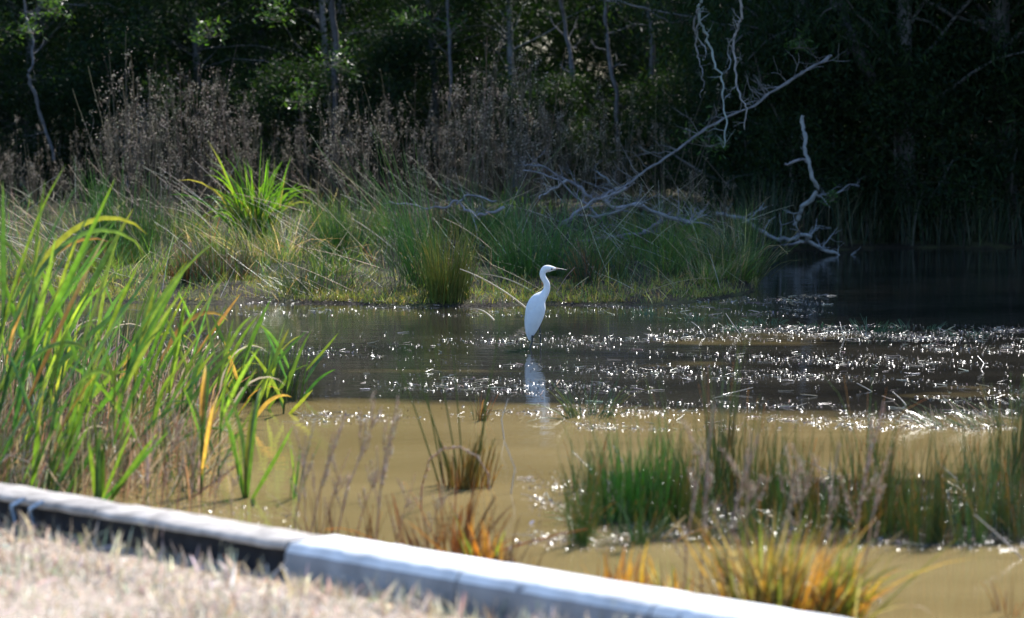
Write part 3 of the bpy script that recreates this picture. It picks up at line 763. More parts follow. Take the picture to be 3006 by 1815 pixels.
def weed(px, topy, y, k, label, group, name='dry_weed', tilt=None):
    x = (px - 1503) / F * y
    z = max(float(ground_z(x, y)), 0)
    top = deep(px, topy, y)[2]
    h = max((top - z) * (1.22 if y > 44 else 1.0), .5)
    e = empty(name, (x, y, z), rng.uniform(0, 6.3), h)
    e.rotation_euler[0] = rng.normal(0, .07); e.rotation_euler[1] = rng.normal(.03, .08) if tilt is None else tilt
    tag(e, label, 'dry weed', group)
    for nm, me in zip(('stem', 'seed_heads'), weed_kinds[k]):
        o = bpy.data.objects.new(nm, me); COL.objects.link(o); o.parent = e
        if nm == 'seed_heads': o['kind'] = 'stuff'
    return e

TOPX = [-100, 0, 150, 300, 400, 480, 560, 640, 720, 800, 900, 1000, 1080, 1180, 1280, 1380, 1450, 1540, 1640, 1700, 1800, 1900, 1970, 2040, 2120, 2200, 2300]
TOPY = [330, 360, 400, 330, 190, 200, 230, 250, 260, 400, 300, 230, 260, 240, 290, 180, 180, 220, 240, 330, 260, 330, 190, 330, 420, 430, 480]
G_W = 'dry seeding weeds in front of the dark trees'
for k in range(170):
    px = rng.uniform(-80, 2260)
    px = -80 + 2280 * ((k * 0.61803) % 1.0)
    ty = np.interp(px, TOPX, TOPY) + abs(rng.normal(0, 120)) - 12
    y = rng.uniform(43.5, 51.5)
    if px > 1700 and k % 2: px = rng.uniform(-80, 1700); ty = np.interp(px, TOPX, TOPY) + abs(rng.normal(0, 120)) - 12
    if 600 < px < 930: y = rng.uniform(47, 51.5)
    weed(px, ty, y, k % 7, 'grey brown dry seeding weed in the thicket before the dark trees', G_W)
for k in range(46):
    px = 900 + 1350 * ((k * .61803) % 1.0) if k % 3 else rng.uniform(560, 900)
    if 1520 < px < 1690: px += 170
    x_ = (px - 1503) / F * 37; y_ = float(far_shore(x_)) + rng.uniform(.25, 2.2)
    weed(px, rng.uniform(600, 770), y_, k % 7, 'short dark dry weed standing near the far waterline', 'short dry weeds near the far waterline')
for k in range(50):
    px = rng.uniform(-60, 1500) if k % 4 else rng.uniform(1500, 2250)
    if 560 < px < 960: px -= 420
    weed(px, rng.uniform(470, 640), rng.uniform(39.5, 44), k % 7, 'knee high dry weed in the far bank grass', 'low dry weeds on the far bank')
for (px, ty, y, k, lab) in [(400, 165, 47, 1, 'tall dry weed with the highest tan head above the green clump side thicket'), (1395, 130, 48, 3, 'tallest dry weed with a dense head in the middle of the thicket'),
                            (1970, 155, 47, 4, 'tall thin dry weed beside the long dead limb'), (575, 190, 47, 6, 'bushy dry weed with a pale tan head above the bright grass')]:
    weed(px, ty, y, k, lab, None)

# ------------------------------------------------------------------ loose grass of the far bank (cannot be counted)
def bank_grass():
    n = 15000
    x = rnd(-9, 4.0, n); y = 35.2 + 13 * rng.random(n) ** 1.3
    f = y - far_shore(x)
    keep = (f > 0.05) & (x > -y * .19) & (rng.random(n) < np.clip(.35 + .65 * np.sin(x * 2.1 + np.sin(y * 1.3) * 2) ** 2, 0, 1))
    x, y, f = x[keep], y[keep], f[keep]; n = len(x)
    z = ground_z(x, y)
    l = rnd(.12, .62, n) * (0.4 + .5 * np.clip(f / 4, 0, 1)) * (1 + 0.3 * (x < -2))
    dryk = rng.random(n) < .14
    c0 = np.where(dryk[:, None], tints(n, STRAW + RUST[:1], .3), tints(n, RUSH + TEAL + [(.025, .05, .025), (.03, .045, .03), (.02, .04, .02)], .3))
    P = curves(np.stack([x, y, z - .02], -1), rnd(0, 6.3, n), np.abs(rng.normal(0, .33, n)) + .4 * dryk, rng.normal(.35, .4, n), l, 4)
    mb = MB(); ribbons(mb, P, rnd(.003, .008, n), c0, np.clip(c0 * 1.7, 0, .8))
    o = mb.build('bank_grass', M['grass'])
    tag(o, 'wild green and straw coloured grass covering the far bank', 'grass', None, 'stuff')
bank_grass()

def fallen_straw():
    n = 650
    x = rnd(-8.5, 3.6, n); y = rnd(35.5, 48, n); k = (y > far_shore(x) + .1) & (x > -y * .18); x, y = x[k], y[k]; n = len(x)
    z = ground_z(x, y) + rnd(.02, .5, n) * np.clip((y - 36) / 5, .1, 1)
    P = curves(np.stack([x, y, z], -1), np.where(rng.random(n) < .7, rng.normal(math.pi, .8, n), rnd(0, 6.3, n)), rnd(.5, 1.35, n), rnd(-.1, .4, n), rnd(.3, 1.1, n), 5)
    mb = MB(); tubes(mb, P, rnd(.002, .004, n), tints(n, STRAW + [(.6, .55, .46)]), S=4, taper=.5)
    tag(mb.build('fallen_straw', M['dry']), 'pale broken straw lying through the grass of the far bank', 'straw', None, 'stuff')
fallen_straw()

def shade_grass():
    n = 9000
    x = rnd(3.4, 11, n); y = far_shore(x) + .1 + 4.5 * rng.random(n)
    k = x < y * .2; x, y = x[k], y[k]; n = len(x)
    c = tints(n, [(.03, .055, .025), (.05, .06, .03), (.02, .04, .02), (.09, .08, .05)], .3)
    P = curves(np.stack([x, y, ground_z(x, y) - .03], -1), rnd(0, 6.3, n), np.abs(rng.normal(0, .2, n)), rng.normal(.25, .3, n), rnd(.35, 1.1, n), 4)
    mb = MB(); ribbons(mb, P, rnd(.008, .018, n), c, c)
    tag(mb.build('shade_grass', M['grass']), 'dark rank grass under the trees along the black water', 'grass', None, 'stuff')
shade_grass()

def bank_turf():
    n = 22000
    x = rnd(-7.5, 3.6, n); y = far_shore(x) + .12 + 2.2 * rng.random(n) ** 1.6
    k = (x > -y * .18) & (rng.random(n) < np.clip(.5 + .8 * np.sin(x * 1.7 + 1) * np.sin(y * 2.3 + x), .15, 1)); x, y = x[k], y[k]; n = len(x)
    c = tints(n, [(.15, .18, .035), (.22, .22, .06), (.11, .15, .03), (.27, .22, .12)], .3)
    P = curves(np.stack([x, y, ground_z(x, y) - .01], -1), rnd(0, 6.3, n), np.abs(rng.normal(.4, .4, n)), rng.normal(.4, .4, n), rnd(.03, .13, n), 3)
    mb = MB(); ribbons(mb, P, rnd(.004, .010, n), c, c * 1.1)
    tag(mb.build('bank_turf', M['grass']), 'short yellow green turf along the far waterline', 'grass', None, 'stuff')
bank_turf()

def reed_litter():
    n = 3000
    px = rnd(-90, 620, n); py = rnd(1000, 1470, n)
    k = py > 1000 + .1 * px; px, py = px[k], py[k]; n = len(px)
    b = np.array([at(a, c) for a, c in zip(px, py)]); b[:, 2] = -.03
    l = rnd(.12, .6, n)
    c = tints(n, [(.26, .15, .08), (.34, .24, .14), (.18, .10, .06), (.10, .13, .04), (.45, .36, .25), (.08, .12, .03)], .25)
    P = curves(b, rng.normal(.2, 1.2, n), np.abs(rng.normal(.25, .4, n)), rng.normal(.2, .5, n), l, 4)
    mb = MB(); ribbons(mb, P, rnd(.006, .014, n), c, c * 1.05)
    tag(mb.build('reed_litter', M['dry']), 'brown dead stems and sheaths packed at the foot of the reeds', 'reed litter', None, 'stuff')
reed_litter()

# ------------------------------------------------------------------ dry verge in front of the kerb
def verge():
    n = 52000
    x = rnd(-4.6, 1.6, n); y = rnd(9.0, 18.6, n)
    dk = (kerb_y(x) - y) * .698 - .28
    k = (dk > 0) & (y < 18) & (np.abs(x) < y * .168) & (y > 11.2)
    x, y, dk = x[k], y[k], dk[k]; n = len(x)
    pt = np.sin(x * 3.1 + 2 * np.sin(y * 1.7)) * np.sin(y * 2.6 + x) + .4 * np.sin(x * 9 + y * 7)     # patches of longer and thinner growth
    kk = rng.random(n) < np.clip(.75 + .35 * pt, .25, 1); x, y, dk, pt = x[kk], y[kk], dk[kk], pt[kk]; n = len(x)
    tall = (rng.random(n) < .4) & (dk < .45) | (rng.random(n) < .04)
    l = rnd(.025, .075, n) * (1.1 + .5 * pt) + tall * rnd(.03, .12, n)
    cols = tints(n, [(.55, .50, .40), (.46, .40, .30), (.66, .62, .53), (.34, .27, .19), (.56, .49, .38)], .28)
    cols *= (1 - .18 * np.clip(pt, -.6, 1))[:, None]
    P = curves(np.stack([x, y, ground_z(x, y) - .01], -1), rnd(0, 6.3, n), np.abs(rng.normal(.5, .4, n)), rng.normal(.3, .5, n), l, 3)
    mb = MB(); ribbons(mb, P, rnd(.006, .014, n), cols, cols * 1.08)
    tag(mb.build('dry_grass', M['dry']), 'bleached dry grass of the verge in front of the kerb', 'grass', None, 'stuff')
verge()
for k, (px, py, hp) in enumerate([(470, 1620, 130), (395, 1590, 90), (590, 1625, 70), (700, 1690, 90), (830, 1720, 110), (60, 1600, 90), (215, 1600, 80), (905, 1740, 120), (1040, 1760, 110), (1180, 1770, 120), (1300, 1790, 110), (1460, 1810, 110), (1600, 1815, 100), (980, 1750, 90)]):
    clump('dry_tuft', px, py, hp, 28, 26, [(.55, .42, .31), (.45, .31, .22), (.62, .52, .42)], 'dry grass tuft overlapping the kerb face', 'grass tuft', 'dry tufts along the kerb face', z=.29, mat='dry', width=.014, lean=.3, bend=.5, blade=True)

# thin beaded seed stalks growing on the pond side of the kerb
stalk_kinds = []
for k in range(5):
    st, sd = MB(), MB()
    main = curves([[0, 0, -.03]], 0, .06, .12 + .1 * k, 1.0, 12, wob=.07)
    tubes(st, main, .007, tints(1, [(.36, .22, .15)]), tints(1, [(.42, .34, .27)]), S=5, taper=.5)
    cs = [main[0]]
    for f in rng.uniform(.25, .85, 4 + k):
        b = main[0, int(f * 12)]
        br = curves([b], rng.uniform(0, 6.3), rng.uniform(.3, .7), -.2, rng.uniform(.12, .3), 6, wob=.1)
        tubes(st, br, .004, tints(1, [(.28, .19, .15)]), S=4); cs.append(br[0])
    c = np.concatenate([np.stack([np.interp(np.linspace(.3, 1, 40), np.linspace(0, 1, len(q)), q[:, a]) for a in range(3)], -1) for q in cs])
    husks(sd, c + rng.normal(0, .006, c.shape),   .018, [(.48, .38, .29), (.38, .25, .17), (.58, .50, .41)])
    stalk_kinds.append((st.mesh('stem', M['dry']), sd.mesh('seed_heads', M['dry'], False)))

def stalk(px, py, topy, k, label, group, tilt=0.0, z=.02):
    p = at(px, py, z); h = (py - topy) / (F / p[1])
    e = empty('seeding_weed', (p[0], p[1], z), rng.uniform(-.8, .8), h)
    e.rotation_euler[1] = tilt
    tag(e, label, 'seed stalk', group)
    for nm, me in zip(('stem', 'seed_heads'), stalk_kinds[k]):
        o = bpy.data.objects.new(nm, me); COL.objects.link(o); o.parent = e
        if nm == 'seed_heads': o['kind'] = 'stuff'
    return e
for k, (px, py, ty, ti) in enumerate([(860, 1590, 1200, .1), (905, 1600, 1170, .12), (935, 1590, 1280, .2), (985, 1600, 1150, .05), (1040, 1610, 1300, .15), (900, 1560, 1260, -.1), (1100, 1630, 1130, 0), (1150, 1640, 1350, .2),
                                      (470, 1500, 1180, .05), (520, 1500, 1230, .1), (560, 1520, 1250, 0), (620, 1540, 1280, .1), (680, 1550, 1330, -.1), (420, 1490, 1230, 0), (1240, 1650, 1400, .1)]):
    stalk(px, py, ty, k % 5, 'thin beaded seed stalk near the reeds', 'beaded stalks along the kerb near the reeds', ti)
for k, (px, py, ty, ti) in enumerate([(2060, 1760, 1150, -.02), (2110, 1770, 1240, .05), (2190, 1770, 1230, -.1), (2290, 1770, 1310, -.14), (2350, 1760, 1320, -.2), (2420, 1740, 1270, 0), (2500, 1700, 1150, 0), (2530, 1720, 1290, .05), (2010, 1750, 1300, -.1)]):
    stalk(px, py, ty, k % 5, 'thin beaded seed stalk above the orange rushes', 'beaded stalks above the orange rushes', ti)
for k in range(22):
    px, py = rng.uniform(900, 1560), 0
    py = 1560 + (px - 850) * .17 + rng.uniform(0, 30)
    clump('stubble_tuft', px, py, rng.uniform(110, 260), rng.uniform(14, 40), int(rng.uniform(4, 10)), RUST + [(.3, .2, .1), (.2, .16, .1)], 'thin brown stubble stalks behind the white kerb', 'stubble', 'brown stubble along the white kerb', z=.03, mat='dry', width=.010, lean=.25, bend=.35)
p = at(1340, 1500)                              # the arching beaded stem above the rusty stump
P = np.array([deep(x, y, p[1]) for x, y in [(1235, 1540), (1238, 1430), (1260, 1350), (1300, 1318), (1350, 1312), (1400, 1340), (1432, 1390), (1437, 1440)]]) 
e = empty('arching_weed', P[0]); tag(e, 'arching beaded dry stem bowed over the rusty rush stump', 'seed stalk')
tubes(MB(), P - P[0], .006, (.42, .24, .14), (.4, .33, .28), S=5, taper=.6).build('stem', M['dry'], e)
mb = MB(); c = np.stack([np.interp(np.linspace(.1, 1, 60), np.linspace(0, 1, 8), (P - P[0])[:, a]) for a in range(3)], -1); husks(mb, c + rng.normal(0, .005, c.shape), .022, [(.5, .42, .36), (.38, .22, .12)])
mb.build('seed_heads', M['dry'], e)['kind'] = 'stuff'

# ------------------------------------------------------------------ floating litter
def litter():
    pts = []
    def area(n, x0, x1, y0, y1, dens=None):
        n = int(n * 6.5)
        px = rng.uniform(x0, x1, n)
        s0, s1 = 1 / (y1 - 211), 1 / (y0 - 211)
        py = 211 + 1 / rng.uniform(s0, s1, n)
        u = (px - 1503) / F; v = (907.5 - py) / F
        k = H / (SP - v * CP); q = np.stack([u * k, (CP + v * SP) * k], -1)
        if dens is not None:
            q = q[rng.random(len(q)) < dens(q[:, 0], q[:, 1])]
        pts.append(q)
    pat = lambda x, y: np.clip(.15 + 1.2 * np.sin(x * 1.3 + 1.7 * np.sin(y * .9)) * np.sin(y * 2.1 + x * .4) + .3 * np.sin(x * 4 + y * 5), .05, 1)
    area(5200, 850, 3050, 975, 1200, pat)
    pb = lambda x, y: np.clip(.45 + .5 * np.sin(x * 2.3 + 2 * np.sin(y * 3)) + .35 * np.sin(x * 7.1 + y * 5), .08, 1)
    area(1500, 1900, 3050, 955, 1003, pb)
    area(1200, 1700, 3000, 1205, 1266, pb)
    area(700, 880, 1750, 1195, 1250, pat)
    area(2000, 1550, 3050, 1390, 1618, pb)
    area(1300, 700, 2450, 878, 930, pb)
    area(260, 2000, 2430, 862, 905, pb)
    area(1500, -50, 800, 880, 1180, pat)
    area(500, -50, 500, 1180, 1420, pat)
    area(90, 1450, 2050, 1380, 1440, pb); area(110, 1480, 2000, 1500, 1600, pb)
    area(120, 1700, 2600, 1690, 1790, pb); area(60, 500, 900, 1480, 1560, pb)
    q = np.concatenate(pts); n = len(q)
    ok = (q[:, 1] < far_shore(q[:, 0]) + .35) & (q[:, 1] > near_shore(q[:, 0]) - .3)
    q = q[ok]; n = len(q)
    z = np.maximum(ground_z(q[:, 0], q[:, 1]), 0) + .004
    # leaf flakes, slightly dished and tilted
    l = rng.uniform(.0025, .009, n) * np.where(rng.random(n) < .03, 2.5, 1); w_ = l * rnd(.25, .7, n)
    a = rnd(0, 6.3, n)
    tx, ty = rng.normal(0, .40, n), rng.normal(0, .40, n)
    d = np.stack([np.cos(a), np.sin(a), np.cos(a) * tx + np.sin(a) * ty], -1); e_ = np.stack([-np.sin(a), np.cos(a), -np.sin(a) * tx + np.cos(a) * ty], -1)
    c = np.stack([q[:, 0], q[:, 1], z + l * .15], -1)
    V = np.stack([c - d * l[:, None], c - e_ * w_[:, None], c + d * l[:, None], c + e_ * w_[:, None]], 1)
    V[:, 1, 2] += w_ * .25; V[:, 3, 2] += w_ * .25
    b = (np.arange(n) * 4)[:, None]
    mb = MB().add(V, None, np.concatenate([b + np.array([[0, 1, 2]]), b + np.array([[0, 2, 3]])]), np.repeat(tints(n, [(.10, .075, .05), (.2, .16, .11), (.06, .05, .035), (.3, .25, .18)], .3), 4, 0))
    # wet seed pods and curled leaves: small rounded backs that catch the sun
    sel = rng.random(n) < .07; qd = q[sel]; m = len(qd)
    rd = np.minimum(.006 + rng.exponential(.011, m), .055) * .52 * np.where(rng.random(m) < .045, 3.0, .9); rd = np.minimum(rd, .019); asp = rnd(.35, 1, m); a2 = rnd(0, 6.3, m)
    vv = [(0, 0, .46)]
    for el, rr_ in ((.34, .55), (.0, 1.0)):
        vv += [(rr_ * math.cos(t_ * 1.0472), rr_ * math.sin(t_ * 1.0472), el) for t_ in range(6)]
    D = np.array(vv)[None] * rd[:, None, None]
    D[..., 1] *= asp[:, None]
    D = np.stack([D[..., 0] * np.cos(a2)[:, None] - D[..., 1] * np.sin(a2)[:, None], D[..., 0] * np.sin(a2)[:, None] + D[..., 1] * np.cos(a2)[:, None], D[..., 2]], -1)
    D += np.stack([qd[:, 0], qd[:, 1], z[sel] + .001], -1)[:, None]
    bb = (np.arange(m) * 13)[:, None]
    tr_ = np.array([(0, 1 + t_, 1 + (t_ + 1) % 6) for t_ in range(6)]); qu_ = np.array([(1 + t_, 7 + t_, 7 + (t_ + 1) % 6, 1 + (t_ + 1) % 6) for t_ in range(6)])
    mb.add(D, (bb[:, :, None] + qu_[None]).reshape(-1, 4), (bb[:, :, None] + tr_[None]).reshape(-1, 3), np.repeat(tints(m, [(.08, .06, .04), (.16, .12, .08), (.05, .05, .03)], .3), 13, 0))
    # floating stems
    k = rng.random(n) < .03; qs = q[k]; m = len(qs)
    P = curves(np.stack([qs[:, 0], qs[:, 1], z[k]], -1), rnd(0, 6.3, m), rnd(1.35, 1.62, m), rng.normal(0, .12, m), rng.uniform(.03, .16, m), 4, wob=.05)
    P[..., 2] = np.maximum(P[..., 2], .002)
    tubes(mb, P, rnd(.0018, .004, m), tints(m, STRAW + [(.2, .15, .1)], .25), S=5, taper=.6)
    tag(mb.build('floating_debris', M['litter'], smooth=True), 'dead leaf flakes and stems floating and glinting on the pond', 'debris', None, 'stuff')
litter()

# individually visible bent dead stems standing out of the water
ST = [(1480, 1290, [(0, 0), (-8, -60), (12, -120)]), (1500, 1450, [(0, 0), (12, -75), (-20, -155)]), (2175, 985, [(0, 0), (-25, -35), (-45, -65)]), (2070, 990, [(0, 0), (-20, -30), (-40, -45)]),
      (2480, 995, [(0, 0), (-10, -30), (-15, -50)]), (2880, 1085, [(0, 0), (8, -18), (-10, -40)]), (2120, 1160, [(0, 0), (35, -8), (90, -22)]), (2860, 1450, [(0, 0), (-60, -50), (-110, -95)]), (3000, 1640, [(0, 0), (-60, -60), (-140, -130)]),
      (1790, 1420, [(0, 0), (-60, -45), (-110, -95)]), (2440, 1420, [(0, 0), (-3, -30), (-4, -70)]), (1850, 1420, [(0, 0), (-20, -60), (-50, -110)]), (1600, 1470, [(0, 0), (-30, -10), (-70, -20)]), (2500, 1480, [(0, 0), (30, -2), (60, -4)]),
      (2560, 1150, [(0, 0), (-20, -12), (-45, -25)]), (2660, 1190, [(0, 0), (-15, -18), (-40, -40)]), (2440, 1390, [(0, 0), (-60, -30), (-150, -60)]), (1510, 1690, [(0, 0), (-8, -40), (-12, -85)]), (1985, 1530, [(0, 0), (15, -30), (25, -45)])]
for (px, py, off) in ST:
    p = at(px, py)
    pts = np.array([deep(px + dx, py + dy, p[1] + .1 * i) for i, (dx, dy) in enumerate(off)]) - p
    t = np.linspace(0, 1, 3); tt = np.linspace(0, 1, 7)
    c = np.stack([np.interp(tt, t, pts[:, a]) for a in range(3)], -1)
    o = tubes(MB(), c, .0045, (.42, .36, .27), (.52, .46, .37), S=6, taper=.6).build('broken_reed', M['straw'], None, p)
    tag(o, 'pale broken dead stem in the pond', 'dead stem', 'broken dead stems in the pond')
# long straws lying on the bank beside the egret
for (x0, y0, x1, y1) in [(1350, 790, 1545, 905), (1410, 805, 1560, 855), (1030, 640, 1230, 800), (1380, 910, 1450, 940), (250, 600, 400, 760), (1030, 560, 1200, 610)]:
    a = at(x1, y1, .1); b = deep(x0, y0, a[1] + .3) - a
    t = np.linspace(0, 1, 8)[:, None]
    c = b[None] * t + np.array([0, 0, .06]) * (t - t * t) * 3
    o = tubes(MB(), c, .009, (.6, .52, .38), (.55, .48, .36), S=6, taper=.5).build('fallen_reed', M['dry'], None, a)
    tag(o, 'long straw stem slanting down the far bank', 'dead stem', 'fallen stems slanting on the far bank')

# ------------------------------------------------------------------ dead wood
GREYW = [(.19, .185, .185), (.25, .24, .235), (.15, .145, .143)]
def limb(mb, pts, y, r0, r1, c=None, wob=8.0, sub=5, twigs=0, tl=60, dy=0.0):
    """limb through photograph pixels at the distance y; r in pixels of the photograph"""
    pts = np.array(pts, float)
    t = np.linspace(0, 1, len(pts)); tt = np.linspace(0, 1, (len(pts) - 1) * sub + 1)
    x = np.interp(tt, t, pts[:, 0]) + rng.normal(0, wob * .5, len(tt)); z = np.interp(tt, t, pts[:, 1]) + rng.normal(0, wob * .5, len(tt))
    x[1:-1] = (x[:-2] + 2 * x[1:-1] + x[2:]) / 4; z[1:-1] = (z[:-2] + 2 * z[1:-1] + z[2:]) / 4
    yy = y + dy * tt + .12 * np.sin(tt * 7 + y)
    P = np.array([deep(a, b, q) for a, b, q in zip(x, z, yy)])
    px = F / y
    R = .78 * np.interp(tt, [0, 1], [r0, r1]) / px * (1 + rng.normal(0, .13, len(tt)))
    col = tints(1, GREYW, .1) if c is None else c
    tubes(mb, P[None], R[None], col, S=7)
    if twigs:
        i = rng.integers(2, len(tt), twigs)
        ax = P[i] - P[i - 1]; az = np.arctan2(ax[:, 1], ax[:, 0]) + rng.normal(0, .9, twigs)
        tw = curves(P[i], az, rnd(.4, 1.9, twigs), rng.normal(0, .5, twigs), rnd(.3, 1.2, twigs) * tl / px, 6, wob=.18)
        tubes(mb, tw, R[i] * .42, np.broadcast_to(col, (twigs, 3)), S=4, taper=.3)
        t2 = curves(np.concatenate([tw[:, 3], tw[:, 4]]), np.concatenate([az, az]) + rng.normal(0, 1, 2 * twigs), rnd(.3, 2, 2 * twigs), 0, rnd(.2, .6, 2 * twigs) * tl / px, 4, wob=.2)
        tubes(mb, t2, np.concatenate([R[i], R[i]]) * .22, np.broadcast_to(col, (2 * twigs, 3)), S=3, taper=.4)
    return P

def wood(name, label, limbs, cat='dead branch', part='limb', c=None):
    """limbs: (pts, y, r0, r1, twigs, twig length, dy)"""
    first = limbs[0]
    b = deep(*first[0][0], first[1])
    e = empty(name, b); tag(e, label, cat)
    for (pts, y, r0, r1, tw, tl, dy) in limbs:
        mb = MB(); limb(mb, pts, y, r0, r1, c=c, twigs=tw, tl=tl, dy=dy)
        o = mb.build(part, M['bark'], e); o.data.transform(Matrix.Translation(-Vector(b)))
    return e

wood('fallen_limb', 'long pale fallen limb slanting down from the dark trees into the thicket', [
    ([(2440, 165), (2392, 196), (2310, 245), (2229, 294), (2127, 351), (2065, 384), (2000, 432), (1945, 471), (1893, 499), (1844, 544), (1771, 572), (1750, 593), (1690, 627), (1665, 651), (1637, 672)], 45.0, 5.5, 3.6, 44, 120, -3.6),
    ([(1771, 574), (1795, 611), (1864, 599), (1945, 635), (2000, 647), (2029, 652)], 41.5, 6, 8, 18, 90, .4),
    ([(1682, 708), (1747, 704), (1832, 688), (1885, 688), (1917, 668), (1945, 650)], 41.0, 3, 10, 16, 90, .4)])
wood('dead_branch', 'crooked pale dead branch reaching left above the rushes', [
    ([(1745, 590), (1714, 564), (1690, 540), (1657, 528), (1617, 503), (1588, 483), (1540, 487)], 41.6, 7, 3, 18, 80, -.3),
    ([(1657, 530), (1633, 552), (1600, 568), (1584, 582)], 41.5, 5, 3, 5, 40, 0)])
wood('dead_branch', 'arching pale dead branches tangled above the head of the egret', [
    ([(1640, 668), (1665, 645), (1700, 618), (1745, 588), (1790, 575), (1845, 556)], 40.6, 4, 6, 12, 70, .2),
    ([(1690, 625), (1740, 640), (1800, 628), (1860, 604), (1900, 612), (1960, 640), (2020, 655)], 40.5, 4, 7, 16, 80, .2),
    ([(1540, 500), (1600, 510), (1660, 545), (1715, 590), (1760, 640)], 40.7, 2.5, 5, 12, 70, 0),
    ([(1800, 560), (1780, 520), (1740, 500), (1755, 485)], 40.8, 4, 2, 6, 50, 0)])
wood('dead_branch', 'thin wavy dead branch lying low left of the lime green tuft', [
    ([(1479, 611), (1438, 623), (1402, 639), (1390, 627), (1361, 615), (1345, 590), (1300, 611), (1252, 611), (1203, 603), (1138, 590)], 41.0, 6, 3, 9, 55, 0),
    ([(1345, 594), (1369, 574), (1414, 578), (1459, 595)], 41.0, 4, 3, 3, 40, 0)])
wood('fallen_log', 'twisted grey fallen log dipping into the dark water', [
    ([(2098, 623), (2163, 632), (2204, 656), (2245, 681), (2278, 705), (2318, 705), (2355, 689), (2380, 693), (2376, 709), (2408, 730), (2449, 742), (2486, 758)], 44.6, 8, 7, 18, 90, .5),
    ([(2376, 709), (2340, 712), (2300, 722)], 44.8, 6, 4, 2, 40, 0)])
wood('dead_sapling', 'upright pale dead sapling forked above the fallen log', [
    ([(2335, 660), (2343, 632), (2359, 603), (2408, 551), (2388, 523), (2376, 482), (2363, 449), (2367, 400), (2359, 367), (2355, 339)], 45.2, 8, 7, 5, 60, 0),
    ([(2372, 470), (2351, 467), (2318, 478), (2306, 486)], 45.2, 6, 5, 0, 40, 0),
    ([(2400, 575), (2457, 563), (2523, 535)], 45.2, 5, 2, 5, 60, 0)], 'dead tree')
wood('hanging_branch', 'pale bare twig hanging down from above, forked near the top', [
    ([(2062, -90), (2057, 0), (2053, 24), (2057, 65), (2073, 98), (2078, 122), (2094, 155), (2102, 196), (2120, 225), (2122, 286), (2131, 347), (2131, 408), (2128, 430)], 42.5, 6, 2.5, 12, 45, 0),
    ([(2053, 24), (2045, 37), (2037, 86), (2043, 110), (2040, 130), (2049, 155), (2053, 188), (2065, 208), (2061, 220), (2071, 245), (2049, 294)], 42.4, 4, 1.6, 12, 40, 0),
    ([(2053, 69), (2043, 100), (2061, 127), (2076, 155), (2068, 180)], 42.6, 3, 1.5, 4, 30, 0)])
wood('hanging_branch', 'pale bare twig hanging down right of the forked one', [
    ([(2180, -90), (2176, 0), (2176, 53), (2167, 86), (2155, 114), (2153, 151), (2157, 188), (2159, 249), (2167, 274), (2184, 298), (2194, 318), (2186, 351), (2184, 388)], 42.8, 5.5, 2, 14, 50, 0),
    ([(2151, 110), (2135, 135), (2141, 171), (2137, 204), (2122, 216)], 42.7, 3, 1.5, 4, 30, 0),
    ([(2159, 249), (2139, 282), (2124, 298)], 42.9, 2.5, 1.5, 4, 40, 0)])
wood('bare_branch', 'thin bare branch crossing the top of the dark trees', [([(1740, -20), (1771, 0), (1824, 4), (1893, 24), (1941, 53), (1990, 70)], 50, 6, 3, 8, 60, 0)])

# ------------------------------------------------------------------ trees
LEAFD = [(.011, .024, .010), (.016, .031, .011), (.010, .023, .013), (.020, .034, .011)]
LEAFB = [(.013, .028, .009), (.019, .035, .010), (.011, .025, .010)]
def tree_meshes(h, w, ncl, nleaf, cols, ll, lw, low=.1, droop=0.0, lean=.06, bare=0.0, trunk_r=.09, barkc=None):
    tr, cr = MB(), MB()
    main = curves([[0, 0, -.15]], rnd(0, 6.3, 1), lean, .1, h * .92, 14, wob=.05)
    bc = tints(1, barkc or [(.26, .25, .25), (.20, .19, .19)], .1)
    tubes(tr, main, trunk_r, bc, S=8, taper=.2)
    tips = []
    for k in range(ncl):
        f = rng.uniform(max(low, .04), .98)
        i = f * 14; a = min(int(i), 13); b = main[0, a] * (1 - (i - a)) + main[0, a + 1] * (i - a)
        reach = w * .5 * math.sqrt(max(.06, math.sin(math.pi * min(.98, .12 + .86 * (f - low) / (1 - low))))) * rng.uniform(.45, 1.05)
        br = curves([b], rng.uniform(0, 6.3), rng.uniform(.7, 1.3), rng.uniform(-.5, .5 + droop), reach, 6, wob=.12)
        tubes(tr, br, trunk_r * .28 * (1.1 - f * .7), bc, S=4, taper=.25)
        for q in (3, 4, 5, 6): tips.append(br[0, q])
    tips = np.array(tips)
    c = tips[rng.integers(0, len(tips), nleaf)]
    c = c + rng.normal(0, 1, (nleaf, 3)) * np.array([.24, .24, .19]) * (w / 4.0)
    # clumps: nearby leaves share brightness
    ax = rng.normal(0, 1, (nleaf, 3)) + np.array([0, 0, -droop * 1.6]); ax /= np.linalg.norm(ax, axis=1, keepdims=True)
    u = np.cross(ax, rng.normal(0, 1, (nleaf, 3))); u /= np.linalg.norm(u, axis=1, keepdims=True) + 1e-6
    l = (ll * rnd(.5, 1.2, nleaf))[:, None]; w_ = (lw * rnd(.6, 1.2, nleaf))[:, None]
    V = np.stack([c - ax * l * .5, c + u * w_ * .5, c + ax * l * .5, c - u * w_ * .5], 1)
    Q = (np.arange(nleaf) * 4)[:, None] + np.arange(4)[None]
    cr.add(V, Q, None, np.repeat(tints(nleaf, cols, .2), 4, 0))
    return tr.mesh('trunk', M['bark']), cr.mesh('crown', M['leaf'], False)

